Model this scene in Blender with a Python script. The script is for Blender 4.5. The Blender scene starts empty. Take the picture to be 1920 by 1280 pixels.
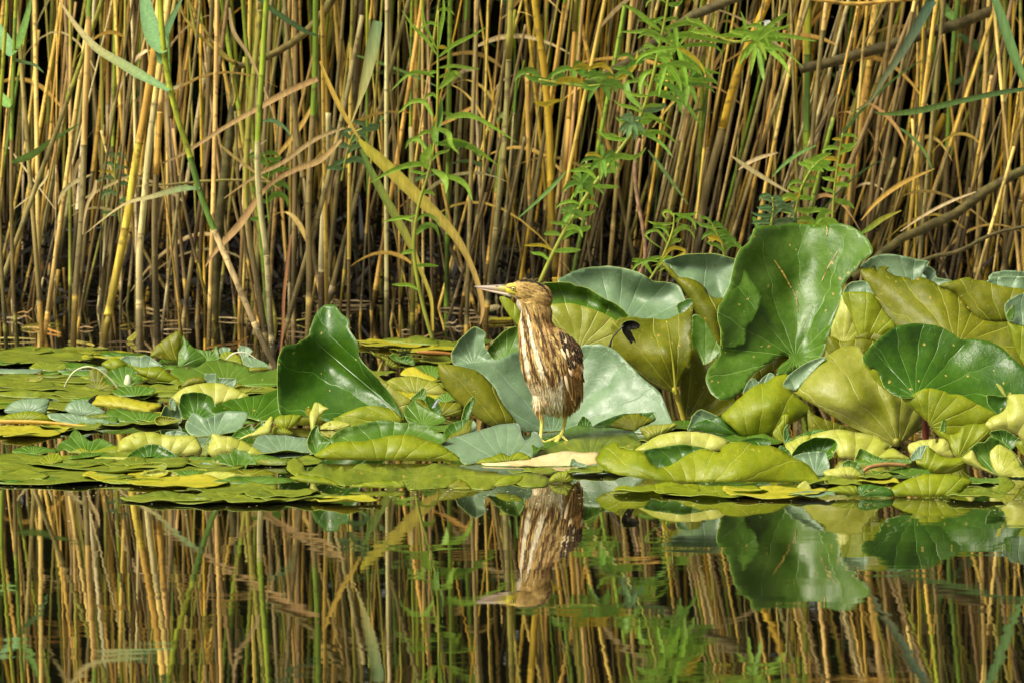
import bpy, bmesh, math, random
import numpy as np
from mathutils import Vector, Matrix
from mathutils.geometry import delaunay_2d_cdt
R = math.radians
scene = bpy.context.scene
C = scene.collection
# ------------------------------------------------------------------ camera, sky, sun, exposure
CAM_H = 0.9
PITCH = math.atan(720/8000)
cam_d = bpy.data.cameras.new('camera')
cam = bpy.data.objects.new('camera', cam_d); C.objects.link(cam)
cam.location = (0, 0, CAM_H)
cam.rotation_euler = (math.pi/2 - PITCH, 0, 0)
cam_d.sensor_width = 36; cam_d.lens = 150
cam_d.clip_start = 0.1; cam_d.clip_end = 500
cam_d.dof.use_dof = True; cam_d.dof.focus_distance = 8.05; cam_d.dof.aperture_fstop = 13
scene.camera = cam
world = bpy.data.worlds.new("World"); scene.world = world
world.use_nodes = True
wn = world.node_tree
bg = wn.nodes['Background']
sky = wn.nodes.new('ShaderNodeTexSky'); sky.sky_type = 'NISHITA'; sky.sun_disc = False
SUN_EL, SUN_ROT = 54, 238
sky.sun_elevation = R(SUN_EL); sky.sun_rotation = R(SUN_ROT)
sky.dust_density = 6; sky.air_density = 1.0; sky.ozone_density = 1.0
hs = wn.nodes.new('ShaderNodeHueSaturation'); hs.inputs['Saturation'].default_value = 0.10
wn.links.new(sky.outputs[0], hs.inputs['Color']); wn.links.new(hs.outputs[0], bg.inputs[0])
bg.inputs[1].default_value = 0.058
sd = bpy.data.lights.new('sun', 'SUN'); sd.energy = 3.8; sd.angle = R(28); sd.color = (1, .93, .78)
sun = bpy.data.objects.new('sun', sd); C.objects.link(sun)
sdir = Vector((math.sin(R(SUN_ROT))*math.cos(R(SUN_EL)), math.cos(R(SUN_ROT))*math.cos(R(SUN_EL)), math.sin(R(SUN_EL))))
sun.rotation_euler = sdir.to_track_quat('Z', 'Y').to_euler()
scene.view_settings.view_transform = 'Standard'; scene.view_settings.look = 'None'
scene.view_settings.exposure = 0.86; scene.view_settings.gamma = 1
scene.cycles.max_bounces = 8; scene.cycles.diffuse_bounces = 2
scene.cycles.use_adaptive_sampling = True

# ------------------------------------------------------------------ projection helpers (photo pixel + distance -> metres)
SP, CP = math.sin(PITCH), math.cos(PITCH)
def ray(px, py):
    u = (px-960)/8000; v = (640-py)/8000
    return (u, CP + v*SP, -SP + v*CP)          # (x, y, z) direction
def P(px, py, Y):
    r = ray(px, py); t = Y/r[1]
    return (r[0]*t, Y, CAM_H + r[2]*t)
def WY(py, z=0.0):
    r = ray(960, py); return (z-CAM_H)/r[2]*r[1]
def W(px, py, z=0.0):
    r = ray(px, py); t = (z-CAM_H)/r[2]
    return (r[0]*t, r[1]*t, z)

# ------------------------------------------------------------------ object helpers
def mesh_obj(name, verts, faces, mats, parent=None, cols=None, smooth=True, midx=None, vec=None, org=None):
    if org is None and parent is not None:
        org = (0, 0, 0); q_ = parent
        while q_ is not None: org = tuple(a+b for a, b in zip(org, q_.location)); q_ = q_.parent
    if org is not None: verts = [(v[0]-org[0], v[1]-org[1], v[2]-org[2]) for v in verts]
    me = bpy.data.meshes.new(name)
    me.from_pydata([tuple(v) for v in verts], [], faces)
    for m in (mats if isinstance(mats, (list, tuple)) else [mats]): me.materials.append(m)
    if smooth: me.polygons.foreach_set('use_smooth', [True]*len(me.polygons))
    if midx is not None: me.polygons.foreach_set('material_index', midx)
    if cols is not None:
        a = me.attributes.new('Col', 'FLOAT_COLOR', 'POINT')
        c = np.ones((len(verts), 4), dtype=np.float32); c[:, :3] = np.array(cols, dtype=np.float32)[:, :3]
        a.data.foreach_set('color', c.ravel())
    if vec is not None:
        a = me.attributes.new('vein', 'FLOAT_VECTOR', 'POINT')
        a.data.foreach_set('vector', np.array(vec, dtype=np.float32).ravel())
    me.update()
    o = bpy.data.objects.new(name, me); C.objects.link(o)
    if parent: o.parent = parent
    elif org is not None: o.location = org
    return o
def empty(name, loc):
    o = bpy.data.objects.new(name, None); C.objects.link(o); o.location = loc; o.empty_display_size = .02; return o
def tag(o, label=None, cat=None, group=None, kind=None):
    if label: o['label'] = label
    if cat: o['category'] = cat
    if group: o['group'] = group
    if kind: o['kind'] = kind
    return o
class MB:
    def __init__(s): s.v = []; s.f = []; s.c = []; s.m = []; s.vec = []
    def add(s, v, f, c, mi=0):
        o = len(s.v); s.v += [tuple(p) for p in v]; s.f += [tuple(i+o for i in q) for q in f]
        s.c += list(c) if len(c) == len(v) and not isinstance(c[0], (int, float)) else [c]*len(v)
        s.m += [mi]*len(f)
    def build(s, name, mats, parent=None, **k):
        return mesh_obj(name, s.v, s.f, mats, parent, cols=s.c, midx=s.m, **k)
def catmull(pts, n, closed=False):
    P_ = [np.array(p, float) for p in pts]; N = len(P_); out = []
    rng = range(N) if closed else range(N-1)
    for i in rng:
        if closed: a, b, c, d = P_[(i-1) % N], P_[i], P_[(i+1) % N], P_[(i+2) % N]
        else: a, b, c, d = P_[max(i-1, 0)], P_[i], P_[i+1], P_[min(i+2, N-1)]
        for k in range(n):
            t = k/n
            out.append(.5*((2*b)+(-a+c)*t+(2*a-5*b+4*c-d)*t*t+(-a+3*b-3*c+d)*t**3))
    if not closed: out.append(P_[-1])
    return out
def tube(mb, pts, rad, n=8, col=(1, 1, 1), mi=0, cap=True):
    pts = [Vector(p) for p in pts]; K = len(pts); V = []; F = []; cc = []
    if not isinstance(rad, (list, tuple, np.ndarray)): rad = [rad]*K
    t0 = (pts[1]-pts[0]).normalized(); up = Vector((0, 1, 0)) if abs(t0.y) < .9 else Vector((1, 0, 0))
    nrm = (up - t0*up.dot(t0)).normalized()
    for i, p in enumerate(pts):
        t = (pts[min(i+1, K-1)]-pts[max(i-1, 0)]).normalized()
        nrm = (nrm - t*nrm.dot(t)).normalized(); b = t.cross(nrm)
        for j in range(n):
            a = 2*math.pi*j/n
            V.append(p + (nrm*math.cos(a)+b*math.sin(a))*rad[i])
        cc += [col[i] if isinstance(col, list) else col]*n
    for i in range(K-1):
        for j in range(n):
            F.append((i*n+j, i*n+(j+1) % n, (i+1)*n+(j+1) % n, (i+1)*n+j))
    if cap: F.append(tuple(range(n))[::-1]); F.append(tuple((K-1)*n+j for j in range(n)))
    mb.add(V, F, cc, mi)
def blade(mb, pts, wid, side, fold=.25, col=(1, 1, 1), mi=0, mid=None):
    """leaf blade along pts; wid = half width list; side = direction across the blade"""
    pts = [Vector(p) for p in pts]; K = len(pts); V = []; F = []; cc = []
    side = Vector(side)
    for i, p in enumerate(pts):
        t = (pts[min(i+1, K-1)]-pts[max(i-1, 0)]).normalized()
        s = (side - t*side.dot(t)).normalized(); nn = t.cross(s)
        w = wid[i]
        V += [p - s*w + nn*w*fold, p, p + s*w + nn*w*fold]
        c = col[i] if isinstance(col, list) else col
        cm = tuple(x*1.25 for x in c) if mid is None else mid
        cc += [c, cm, c]
    for i in range(K-1):
        a = i*3; b = a+3
        F += [(a, a+1, b+1, b), (a+1, a+2, b+2, b+1)]
    mb.add(V, F, cc, mi)

# ------------------------------------------------------------------ materials
def newmat(name):
    m = bpy.data.materials.new(name); m.use_nodes = True
    nt = m.node_tree; return m, nt, nt.nodes['Principled BSDF'], nt.nodes['Material Output']
def N(nt, typ, **k):
    n = nt.nodes.new(typ)
    for a, b in k.items(): setattr(n, a, b)
    return n
def L(nt, a, b): nt.links.new(a, b)
def math_(nt, op, a, b=None, clamp=False):
    n = N(nt, 'ShaderNodeMath', operation=op, use_clamp=clamp)
    for i, x in enumerate((a, b)):
        if x is None: continue
        if isinstance(x, (int, float)): n.inputs[i].default_value = x
        else: L(nt, x, n.inputs[i])
    return n.outputs[0]
def mix_(nt, f, a, b, mode='MIX'):
    n = N(nt, 'ShaderNodeMix', data_type='RGBA', blend_type=mode)
    for s, x in ((n.inputs[0], f), (n.inputs[6], a), (n.inputs[7], b)):
        if isinstance(x, (int, float)): s.default_value = x
        elif isinstance(x, tuple): s.default_value = (*x, 1) if len(x) == 3 else x
        else: L(nt, x, s)
    return n.outputs[2]
def ramp_(nt, x, lo, hi):
    n = N(nt, 'ShaderNodeMapRange', interpolation_type='SMOOTHSTEP')
    L(nt, x, n.inputs[0]); n.inputs[1].default_value = lo; n.inputs[2].default_value = hi
    return n.outputs[0]
def noise_(nt, vec, scale, detail=3, rough=.55):
    n = N(nt, 'ShaderNodeTexNoise'); n.inputs['Scale'].default_value = scale
    n.inputs['Detail'].default_value = detail; n.inputs['Roughness'].default_value = rough
    if vec is not None: L(nt, vec, n.inputs['Vector'])
    return n.outputs[0]

def vcol_mat(name, rough=.55, transl=0.0, streak=(70, 70, 4), amt=.5, spec=.4, bump=.15, speck=0.0):
    m, nt, b, out = newmat(name)
    at = N(nt, 'ShaderNodeAttribute', attribute_name='Col')
    tc = N(nt, 'ShaderNodeNewGeometry')
    mp = N(nt, 'ShaderNodeMapping'); mp.inputs['Scale'].default_value = streak; L(nt, tc.outputs['Position'], mp.inputs[0])
    n1 = noise_(nt, mp.outputs[0], 1.0, 4)
    f = N(nt, 'ShaderNodeMapRange'); L(nt, n1, f.inputs[0]); f.inputs[1].default_value = .3; f.inputs[2].default_value = .7
    f.inputs[3].default_value = 1-amt; f.inputs[4].default_value = 1+amt*.6
    cmb = N(nt, 'ShaderNodeCombineColor')
    for i in range(3): L(nt, f.outputs[0], cmb.inputs[i])
    col = mix_(nt, 1.0, at.outputs['Color'], cmb.outputs[0], 'MULTIPLY')
    if speck:
        n2 = noise_(nt, tc.outputs['Position'], 260, 2)
        sp = ramp_(nt, n2, .66, .72)
        sx = N(nt, 'ShaderNodeSeparateXYZ'); L(nt, tc.outputs['Position'], sx.inputs[0])
        low = ramp_(nt, sx.outputs[2], .32, .05)
        k = math_(nt, 'MULTIPLY', math_(nt, 'MULTIPLY', sp, low), speck)
        col = mix_(nt, k, col, (.55, .5, .38))
        n3 = noise_(nt, tc.outputs['Position'], 45, 3)
        col = mix_(nt, math_(nt, 'MULTIPLY', ramp_(nt, n3, .55, .68), .6), col, (.09, .055, .025))
    L(nt, col, b.inputs['Base Color'])
    b.inputs['Roughness'].default_value = rough; b.inputs['Specular IOR Level'].default_value = spec
    bp = N(nt, 'ShaderNodeBump'); bp.inputs['Strength'].default_value = bump; bp.inputs['Distance'].default_value = .002
    L(nt, n1, bp.inputs['Height']); L(nt, bp.outputs[0], b.inputs['Normal'])
    if transl:
        tr = N(nt, 'ShaderNodeBsdfTranslucent'); L(nt, col, tr.inputs[0])
        ms = N(nt, 'ShaderNodeMixShader'); ms.inputs[0].default_value = transl
        L(nt, b.outputs[0], ms.inputs[1]); L(nt, tr.outputs[0], ms.inputs[2]); L(nt, ms.outputs[0], out.inputs[0])
    return m
M_REED = vcol_mat('reed', .55, 0, (90, 90, 5), .5, .2, .3, .8)
M_RLEAF = vcol_mat('reed_leaf', .5, .25, (160, 160, 12), .3, .4, .2)
M_WLEAF = vcol_mat('willow_leaf', .5, .45, (120, 120, 120), .25, .4, .2)
M_BARK = vcol_mat('bark', .8, 0, (50, 50, 50), .6, .2, .6)
M_STEM = vcol_mat('petiole', .4, .1, (60, 60, 20), .25, .5, .1)
M_DEBRIS = vcol_mat('debris', .6, 0, (90, 90, 90), .5, .4, .4)

def leaf_mat(name, c1, c2, veinc, rough=.35, transl=.25, vein=.6, net=.4, spotc=(.4, .25, .06), spot=.25, blotch=0.0, blotchc=(.08, .04, .02), coat=0.0, bloom=0.0, edge_brown=.0):
    m, nt, b, out = newmat(name)
    at = N(nt, 'ShaderNodeAttribute', attribute_name='vein'); V = at.outputs['Vector']
    sx = N(nt, 'ShaderNodeSeparateXYZ'); L(nt, V, sx.inputs[0])
    x, y, seed = sx.outputs
    nz = noise_(nt, V, .12, 2)
    ang = math_(nt, 'ARCTAN2', y, x)
    r = math_(nt, 'SQRT', math_(nt, 'ADD', math_(nt, 'MULTIPLY', x, x), math_(nt, 'MULTIPLY', y, y)))
    NV = 17
    fr = math_(nt, 'FRACT', math_(nt, 'ADD', math_(nt, 'MULTIPLY', ang, NV/(2*math.pi)), math_(nt, 'MULTIPLY', nz, .8)))
    d = math_(nt, 'MULTIPLY', math_(nt, 'ABSOLUTE', math_(nt, 'SUBTRACT', fr, .5)), math_(nt, 'MULTIPLY', r, 2*math.pi/NV))
    v1 = ramp_(nt, d, .13, .02)
    # branching net
    nn = N(nt, 'ShaderNodeTexNoise'); nn.inputs['Scale'].default_value = .35; L(nt, V, nn.inputs['Vector'])
    vm = N(nt, 'ShaderNodeVectorMath', operation='MULTIPLY_ADD'); L(nt, nn.outputs['Color'], vm.inputs[0]); vm.inputs[1].default_value = (1.5, 1.5, 0); L(nt, V, vm.inputs[2])
    vo = N(nt, 'ShaderNodeTexVoronoi', feature='DISTANCE_TO_EDGE'); vo.inputs['Scale'].default_value = .36; L(nt, vm.outputs[0], vo.inputs['Vector'])
    v2 = ramp_(nt, vo.outputs['Distance'], .03, .0)
    qf = math_(nt, 'MULTIPLY', math_(nt, 'ABSOLUTE', math_(nt, 'SUBTRACT', fr, .5)), 2)
    nz2 = noise_(nt, V, .5, 2)
    ch = math_(nt, 'FRACT', math_(nt, 'ADD', math_(nt, 'SUBTRACT', math_(nt, 'MULTIPLY', r, .34), math_(nt, 'MULTIPLY', qf, .75)), math_(nt, 'MULTIPLY', nz2, 1.6)))
    v3 = math_(nt, 'MULTIPLY', ramp_(nt, math_(nt, 'ABSOLUTE', math_(nt, 'SUBTRACT', ch, .5)), .035, .0), ramp_(nt, r, 2.5, 6))
    v3 = math_(nt, 'MULTIPLY', v3, ramp_(nt, noise_(nt, V, .33, 2), .42, .58))
    v1 = math_(nt, 'MULTIPLY', v1, ramp_(nt, noise_(nt, V, .22, 2), .3, .5))
    vv = math_(nt, 'MAXIMUM', math_(nt, 'MULTIPLY', v1, vein), math_(nt, 'MAXIMUM', math_(nt, 'MULTIPLY', v2, net*.12), math_(nt, 'MULTIPLY', v3, net*1.1)))
    big = noise_(nt, V, .16, 3)
    col = mix_(nt, ramp_(nt, big, .35, .65), c1, c2)
    fine = noise_(nt, V, 2.5, 4, .65)
    col = mix_(nt, .35, col, mix_(nt, 1.0, col, fine, 'MULTIPLY'), 'MIX')
    col = mix_(nt, .3, col, mix_(nt, ramp_(nt, noise_(nt, V, .7, 4, .6), .4, .6), c1, c2))
    col = mix_(nt, vv, col, veinc)
    if spot:
        vs = N(nt, 'ShaderNodeTexVoronoi'); vs.inputs['Scale'].default_value = .75; L(nt, vm.outputs[0], vs.inputs['Vector'])
        sc = N(nt, 'ShaderNodeSeparateColor'); L(nt, vs.outputs['Color'], sc.inputs[0])
        rad = math_(nt, 'MULTIPLY', ramp_(nt, sc.outputs[0], 1-spot*1.5, 1.0), .21)
        s = ramp_(nt, math_(nt, 'SUBTRACT', vs.outputs['Distance'], rad), .03, -.03)
        s = math_(nt, 'MULTIPLY', s, ramp_(nt, noise_(nt, V, 3.5, 2), .35, .5))
        col = mix_(nt, math_(nt, 'MULTIPLY', s, .72), col, spotc)
    if blotch:
        ns = N(nt, 'ShaderNodeMapping'); ns.inputs['Scale'].default_value = (1, .45, 1); ns.inputs['Rotation'].default_value = (0, 0, .5); L(nt, V, ns.inputs[0])
        k = ramp_(nt, noise_(nt, ns.outputs[0], 1.3, 5, .7), .70-blotch*.22, .74-blotch*.22)
        col = mix_(nt, math_(nt, 'MULTIPLY', k, .85), col, blotchc)
    L(nt, col, b.inputs['Base Color'])
    rn = N(nt, 'ShaderNodeMapRange'); L(nt, noise_(nt, V, .5, 4), rn.inputs[0]); rn.inputs[1].default_value = .3; rn.inputs[2].default_value = .7
    rn.inputs[3].default_value = rough*.8; rn.inputs[4].default_value = rough*1.35
    L(nt, rn.outputs[0], b.inputs['Roughness'])
    b.inputs['Specular IOR Level'].default_value = .55 if bloom else .36
    if name == 'leaf_rotten': b.inputs['Specular IOR Level'].default_value = .05
    if coat: b.inputs['Coat Weight'].default_value = coat; b.inputs['Coat Roughness'].default_value = .25
    if bloom: b.inputs['Sheen Weight'].default_value = bloom; b.inputs['Sheen Roughness'].default_value = .4; b.inputs['Sheen Tint'].default_value = (.8, .95, .9, 1)
    h = math_(nt, 'ADD', math_(nt, 'MULTIPLY', vv, -.6), math_(nt, 'MULTIPLY', noise_(nt, V, .45, 3), .8))
    h = math_(nt, 'ADD', h, math_(nt, 'MULTIPLY', fine, .22))
    quilt = math_(nt, 'MULTIPLY', math_(nt, 'SINE', math_(nt, 'MULTIPLY', qf, 3.14159*.5)), math_(nt, 'MULTIPLY', ramp_(nt, r, 1, 9), 1.1))
    h = math_(nt, 'ADD', h, quilt)
    bp = N(nt, 'ShaderNodeBump'); bp.inputs['Strength'].default_value = .55; bp.inputs['Distance'].default_value = .0035
    L(nt, h, bp.inputs['Height']); L(nt, bp.outputs[0], b.inputs['Normal'])
    if transl:
        tr = N(nt, 'ShaderNodeBsdfTranslucent'); L(nt, col, tr.inputs[0])
        ms = N(nt, 'ShaderNodeMixShader'); ms.inputs[0].default_value = transl
        L(nt, b.outputs[0], ms.inputs[1]); L(nt, tr.outputs[0], ms.inputs[2]); L(nt, ms.outputs[0], out.inputs[0])
    return m
LM = {
 'dk': leaf_mat('leaf_upper_dark', (.026, .085, .002), (.055, .135, .005), (.12, .25, .04), .33, .12, .65, .25, (.5, .38, .1), .34),
 'md': leaf_mat('leaf_upper_green', (.052, .130, .004), (.105, .20, .020), (.19, .33, .07), .36, .18, .65, .25, (.45, .33, .08), .30),
 'gl': leaf_mat('leaf_upper_glaucous', (.10, .18, .07), (.165, .26, .125), (.25, .35, .20), .44, .10, .5, .25, (.12, .09, .03), .30, bloom=.3),
 'fl': leaf_mat('leaf_floating', (.085, .125, .006), (.19, .23, .013), (.28, .33, .06), .40, .05, .3, .2, (.35, .22, .04), .34, blotch=.25, blotchc=(.12, .10, .03)),
 'ul': leaf_mat('leaf_underside_lime', (.22, .29, .004), (.35, .40, .010), (.48, .50, .08), .42, .42, .7, .4, (.5, .40, .06), .34),
 'uo': leaf_mat('leaf_underside_olive', (.14, .165, .002), (.26, .265, .006), (.40, .42, .05), .44, .42, .95, .5, (.50, .36, .06), .34),
 'uk': leaf_mat('leaf_underside_khaki', (.28, .31, .015), (.42, .43, .07), (.56, .56, .16), .38, .38, .9, .55, (.40, .18, .05), .25),
 'uy': leaf_mat('leaf_underside_yellow', (.38, .42, .03), (.60, .60, .14), (.62, .62, .2), .4, .3, .25, .1, (.12, .09, .02), .3, blotch=.2),
 'yl': leaf_mat('leaf_yellow', (.36, .35, .012), (.50, .44, .03), (.5, .5, .05), .45, .2, .2, .2, (.25, .12, .02), .3, blotch=.35, blotchc=(.16, .08, .02)),
 'st': leaf_mat('leaf_straw', (.55, .42, .16), (.72, .6, .3), (.6, .5, .25), .5, .15, .2, .1, (.1, .06, .03), .25, blotch=.15),
 'bl': leaf_mat('leaf_rotten', (.004, .004, .003), (.012, .010, .006), (.01, .01, .01), .5, 0, .1, .1, (.01, .01, .01), 0),
}
RIM, nt, b, _ = newmat('leaf_rim'); b.inputs['Base Color'].default_value = (.30, .38, .04, 1); b.inputs['Roughness'].default_value = .45
OPP = {'dk': 'ul', 'md': 'ul', 'gl': 'uo', 'fl': 'uo', 'ul': 'md', 'uo': 'dk', 'uk': 'md', 'uy': 'md', 'yl': 'yl', 'st': 'st', 'bl': 'bl'}

# water
M_WATER, nt, b, out = newmat('pond_water')
b.inputs['Base Color'].default_value = (.006, .006, .003, 1)
b.inputs['Roughness'].default_value = .015; b.inputs['IOR'].default_value = 1.45
tc = N(nt, 'ShaderNodeTexCoord')
def rip(sx, sy, amp, det):
    mp = N(nt, 'ShaderNodeMapping'); mp.inputs['Scale'].default_value = (sx, sy, 1); L(nt, tc.outputs['Object'], mp.inputs[0])
    return math_(nt, 'MULTIPLY', noise_(nt, mp.outputs[0], 1.0, det, .5), amp)
h = math_(nt, 'ADD', rip(5, 14, 1.0, 1), rip(22, 60, .14, 1))
calm = N(nt, 'ShaderNodeMapping'); calm.inputs['Scale'].default_value = (.5, 1.2, 1); L(nt, tc.outputs['Object'], calm.inputs[0])
k = ramp_(nt, noise_(nt, calm.outputs[0], 1.0, 2), .35, .65)
h = math_(nt, 'MULTIPLY', h, math_(nt, 'ADD', math_(nt, 'MULTIPLY', k, .9), .25))
bp = N(nt, 'ShaderNodeBump'); bp.inputs['Strength'].default_value = 1.0; bp.inputs['Distance'].default_value = .00015
L(nt, h, bp.inputs['Height']); L(nt, bp.outputs[0], b.inputs['Normal'])
gl_ = N(nt, 'ShaderNodeBsdfGlossy'); gl_.inputs['Color'].default_value = (.95, .90, .76, 1); gl_.inputs['Roughness'].default_value = .02; L(nt, bp.outputs[0], gl_.inputs['Normal'])
ms = N(nt, 'ShaderNodeMixShader'); ms.inputs[0].default_value = .34; L(nt, b.outputs[0], ms.inputs[1]); L(nt, gl_.outputs[0], ms.inputs[2]); L(nt, ms.outputs[0], out.inputs[0])

# ------------------------------------------------------------------ setting
water = mesh_obj('water', [(-60, -20, 0), (60, -20, 0), (60, 12.6, 0), (-60, 12.6, 0)], [(0, 1, 2, 3)], M_WATER, smooth=False)
tag(water, kind='structure')
M_BANK, nt, b, _ = newmat('bank_soil')
g = noise_(nt, None, 9, 6); L(nt, mix_(nt, g, (.010, .008, .005), (.035, .028, .014)), b.inputs['Base Color']); b.inputs['Roughness'].default_value = .95
b.inputs['Specular IOR Level'].default_value = .1
rnd = random.Random(5)
bv = []; bf = []; nx, ny = 90, 14
for j in range(ny):
    for i in range(nx+1):
        x = -60 + 120*i/nx if j > 3 else -60+120*i/nx
        y = 12.25 + [0, .25, .6, 1.2, 2.2, 4, 8, 15, 25, 40, 60, 90, 130, 180][j]
        z = [-.25, .02, .12, .3, .5, .7, .8, .9, 1, 1, 1, 1, 1, 1][j] + rnd.uniform(-.05, .05)*(1 if j else 0)
        bv.append((x, y, z))
for j in range(ny-1):
    for i in range(nx):
        a = j*(nx+1)+i; bf.append((a, a+1, a+nx+2, a+nx+1))
tag(mesh_obj('bank', bv, bf, M_BANK), kind='structure')
# ------------------------------------------------------------------ reeds
rnd = random.Random(11)
TAN = [(.78, .51, .11), (.70, .45, .09), (.82, .58, .17), (.64, .39, .075), (.58, .37, .12)]
GOLD = [(.68, .43, .04), (.72, .50, .07), (.62, .38, .035)]
PALE = [(.68, .54, .25), (.62, .50, .22), (.72, .58, .30)]
GREY = [(.26, .195, .07), (.33, .25, .095), (.19, .14, .05)]
OLIVE = [(.32, .29, .045), (.27, .25, .04), (.38, .33, .06)]
GREEN = [(.19, .29, .03), (.26, .34, .03), (.34, .38, .03), (.14, .24, .04)]
PAL = {'tan': TAN, 'golden': GOLD, 'pale straw': PALE, 'grey brown': GREY, 'olive': OLIVE, 'green': GREEN}
def jit(c, r, a=.12):
    k = 1 + r.uniform(-a, a); return tuple(max(0, x*k*(1+r.uniform(-a, a)*.35)) for x in c)
def reed_mesh(mb, r, path, r0, fam, top=None, top_from=.7, base_dark=True, n=7, nodes=True):
    """path: list of points base->tip (dense); colours by internode"""
    pts = []; rad = []; col = []
    tot = 0; nxt = r.uniform(.05, .18); cur = jit(r.choice(PAL[fam]), r)
    last = None; dkk = r.uniform(.5, .95)
    for i, p in enumerate(path):
        p = Vector(p)
        if last is not None:
            seg = (p-last).length
            while nodes and tot+seg > nxt:
                q = last.lerp(p, (nxt-tot)/seg)
                d = (p-last).normalized()
                rr = r0*(1-.22*min(q.z/2, 1))
                pts += [q-d*.004, q-d*.0012, q+d*.0012, q+d*.004]
                rad += [rr, rr*1.1, rr*1.1, rr*.98]
                dk = tuple(x*dkk for x in cur)
                hz = q.z
                if top and hz > top_from: new = jit(r.choice(PAL[top]), r)
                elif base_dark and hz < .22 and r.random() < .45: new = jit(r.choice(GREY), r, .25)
                elif r.random() < .22: new = jit(r.choice(PAL[fam]+TAN), r, .2)
                else: new = jit(cur, r, .08)
                col += [cur, dk, dk, new]
                cur = new; nxt += r.uniform(.13, .30)
            tot += seg
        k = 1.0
        if base_dark: k = .14+.86*min(1, max(0, p.z/(.24 if p.y < 10.3 else .44)))**1.5  # wet stain at the foot with painted shade, reaching higher on back reeds
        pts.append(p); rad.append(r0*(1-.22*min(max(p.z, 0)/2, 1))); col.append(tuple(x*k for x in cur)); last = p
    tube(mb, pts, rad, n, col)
def hang_leaf(mb, r, p, dirx, length, w, col, droop=1.0, ydir=0.0, up=.6):
    pts = []; K = 9
    for i in range(K):
        t = i/(K-1)
        x = dirx*length*(t*.8+.1*t*t); z = length*(up*t - droop*.8*t*t)
        pts.append((p[0]+x, p[1]+ydir*length*t, p[2]+z))
    wid = [w*(.35+.65*min(1, t*5))*(1-t**2.2)+.0003 for t in [i/(K-1) for i in range(K)]]
    blade(mb, pts, wid, (0.25, -.35, 1) if abs(dirx) > .5 else (1, .3, .1), .2, col)
def spath(x0, Y, lean, leany, H, bend, K=16, z0=-.05):
    out = []
    for i in range(K):
        t = i/(K-1); z = z0+(H-z0)*t
        out.append((x0+lean*z+bend*math.sin(math.pi*t*.9)*.5+bend*t*t, Y+leany*z, z))
    return out
records = []     # (object, px at base, family, lean, height, radius)
def lean_at(px, r):
    base = .05 if px < 900 else (.10 if px < 1150 else .16 if px < 1700 else .09)
    return base + r.gauss(0, .075)
def make_reed(px, Y, r, fam, r0, lean, H, bend=0, top=None, leaves=0, top_from=.6, leany=None):
    row_x = (px-960)/8000*Y
    path = spath(row_x, Y, lean, r.gauss(0, .03) if leany is None else leany, H, bend)
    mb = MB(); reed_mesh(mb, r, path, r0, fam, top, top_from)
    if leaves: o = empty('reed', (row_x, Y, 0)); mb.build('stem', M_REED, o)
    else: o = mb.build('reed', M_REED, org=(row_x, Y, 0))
    for k in range(leaves):
        i = r.randrange(5, len(path)-1); p = path[i]; lb = MB(); sgn = r.choice((-1, 1))
        green = top == 'green' or fam == 'green'
        c = jit((.10, .20, .05) if green else r.choice(TAN+PALE), r, .2)
        hang_leaf(lb, r, p, sgn*r.uniform(.4, 1), r.uniform(.18, .42), r.uniform(.003, .007), c, r.uniform(.3, 1.3), r.uniform(-.4, .4), r.uniform(.3, 1.1))
        lb.build('leaf', M_RLEAF, o)
    records.append([o, px, fam, lean, H, r0, top, leaves, Y])
    return o
def zone(px):
    for lim, t in ((110, 'at the far left edge of the pond'), (260, 'left of the tall golden reed stalk'), (380, 'beside the kinked green reed'), (520, 'right of the kinked green reed'),
                   (680, 'behind the dark upright lily leaf'), (800, 'behind the bright willow sprig'), (900, 'behind the arched yellow reed leaf'), (1010, 'above the bill of the bittern'),
                   (1120, 'behind the head of the bittern'), (1240, 'beneath the leafy willow branch'), (1400, 'behind the pale glaucous lily leaves'),
                   (1560, 'behind the tallest lily leaf'), (1700, 'right of the tallest lily leaf'), (1820, 'above the khaki lily leaves on the right')):
        if px < lim: return t
    return 'at the far right edge of the pond'
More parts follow.
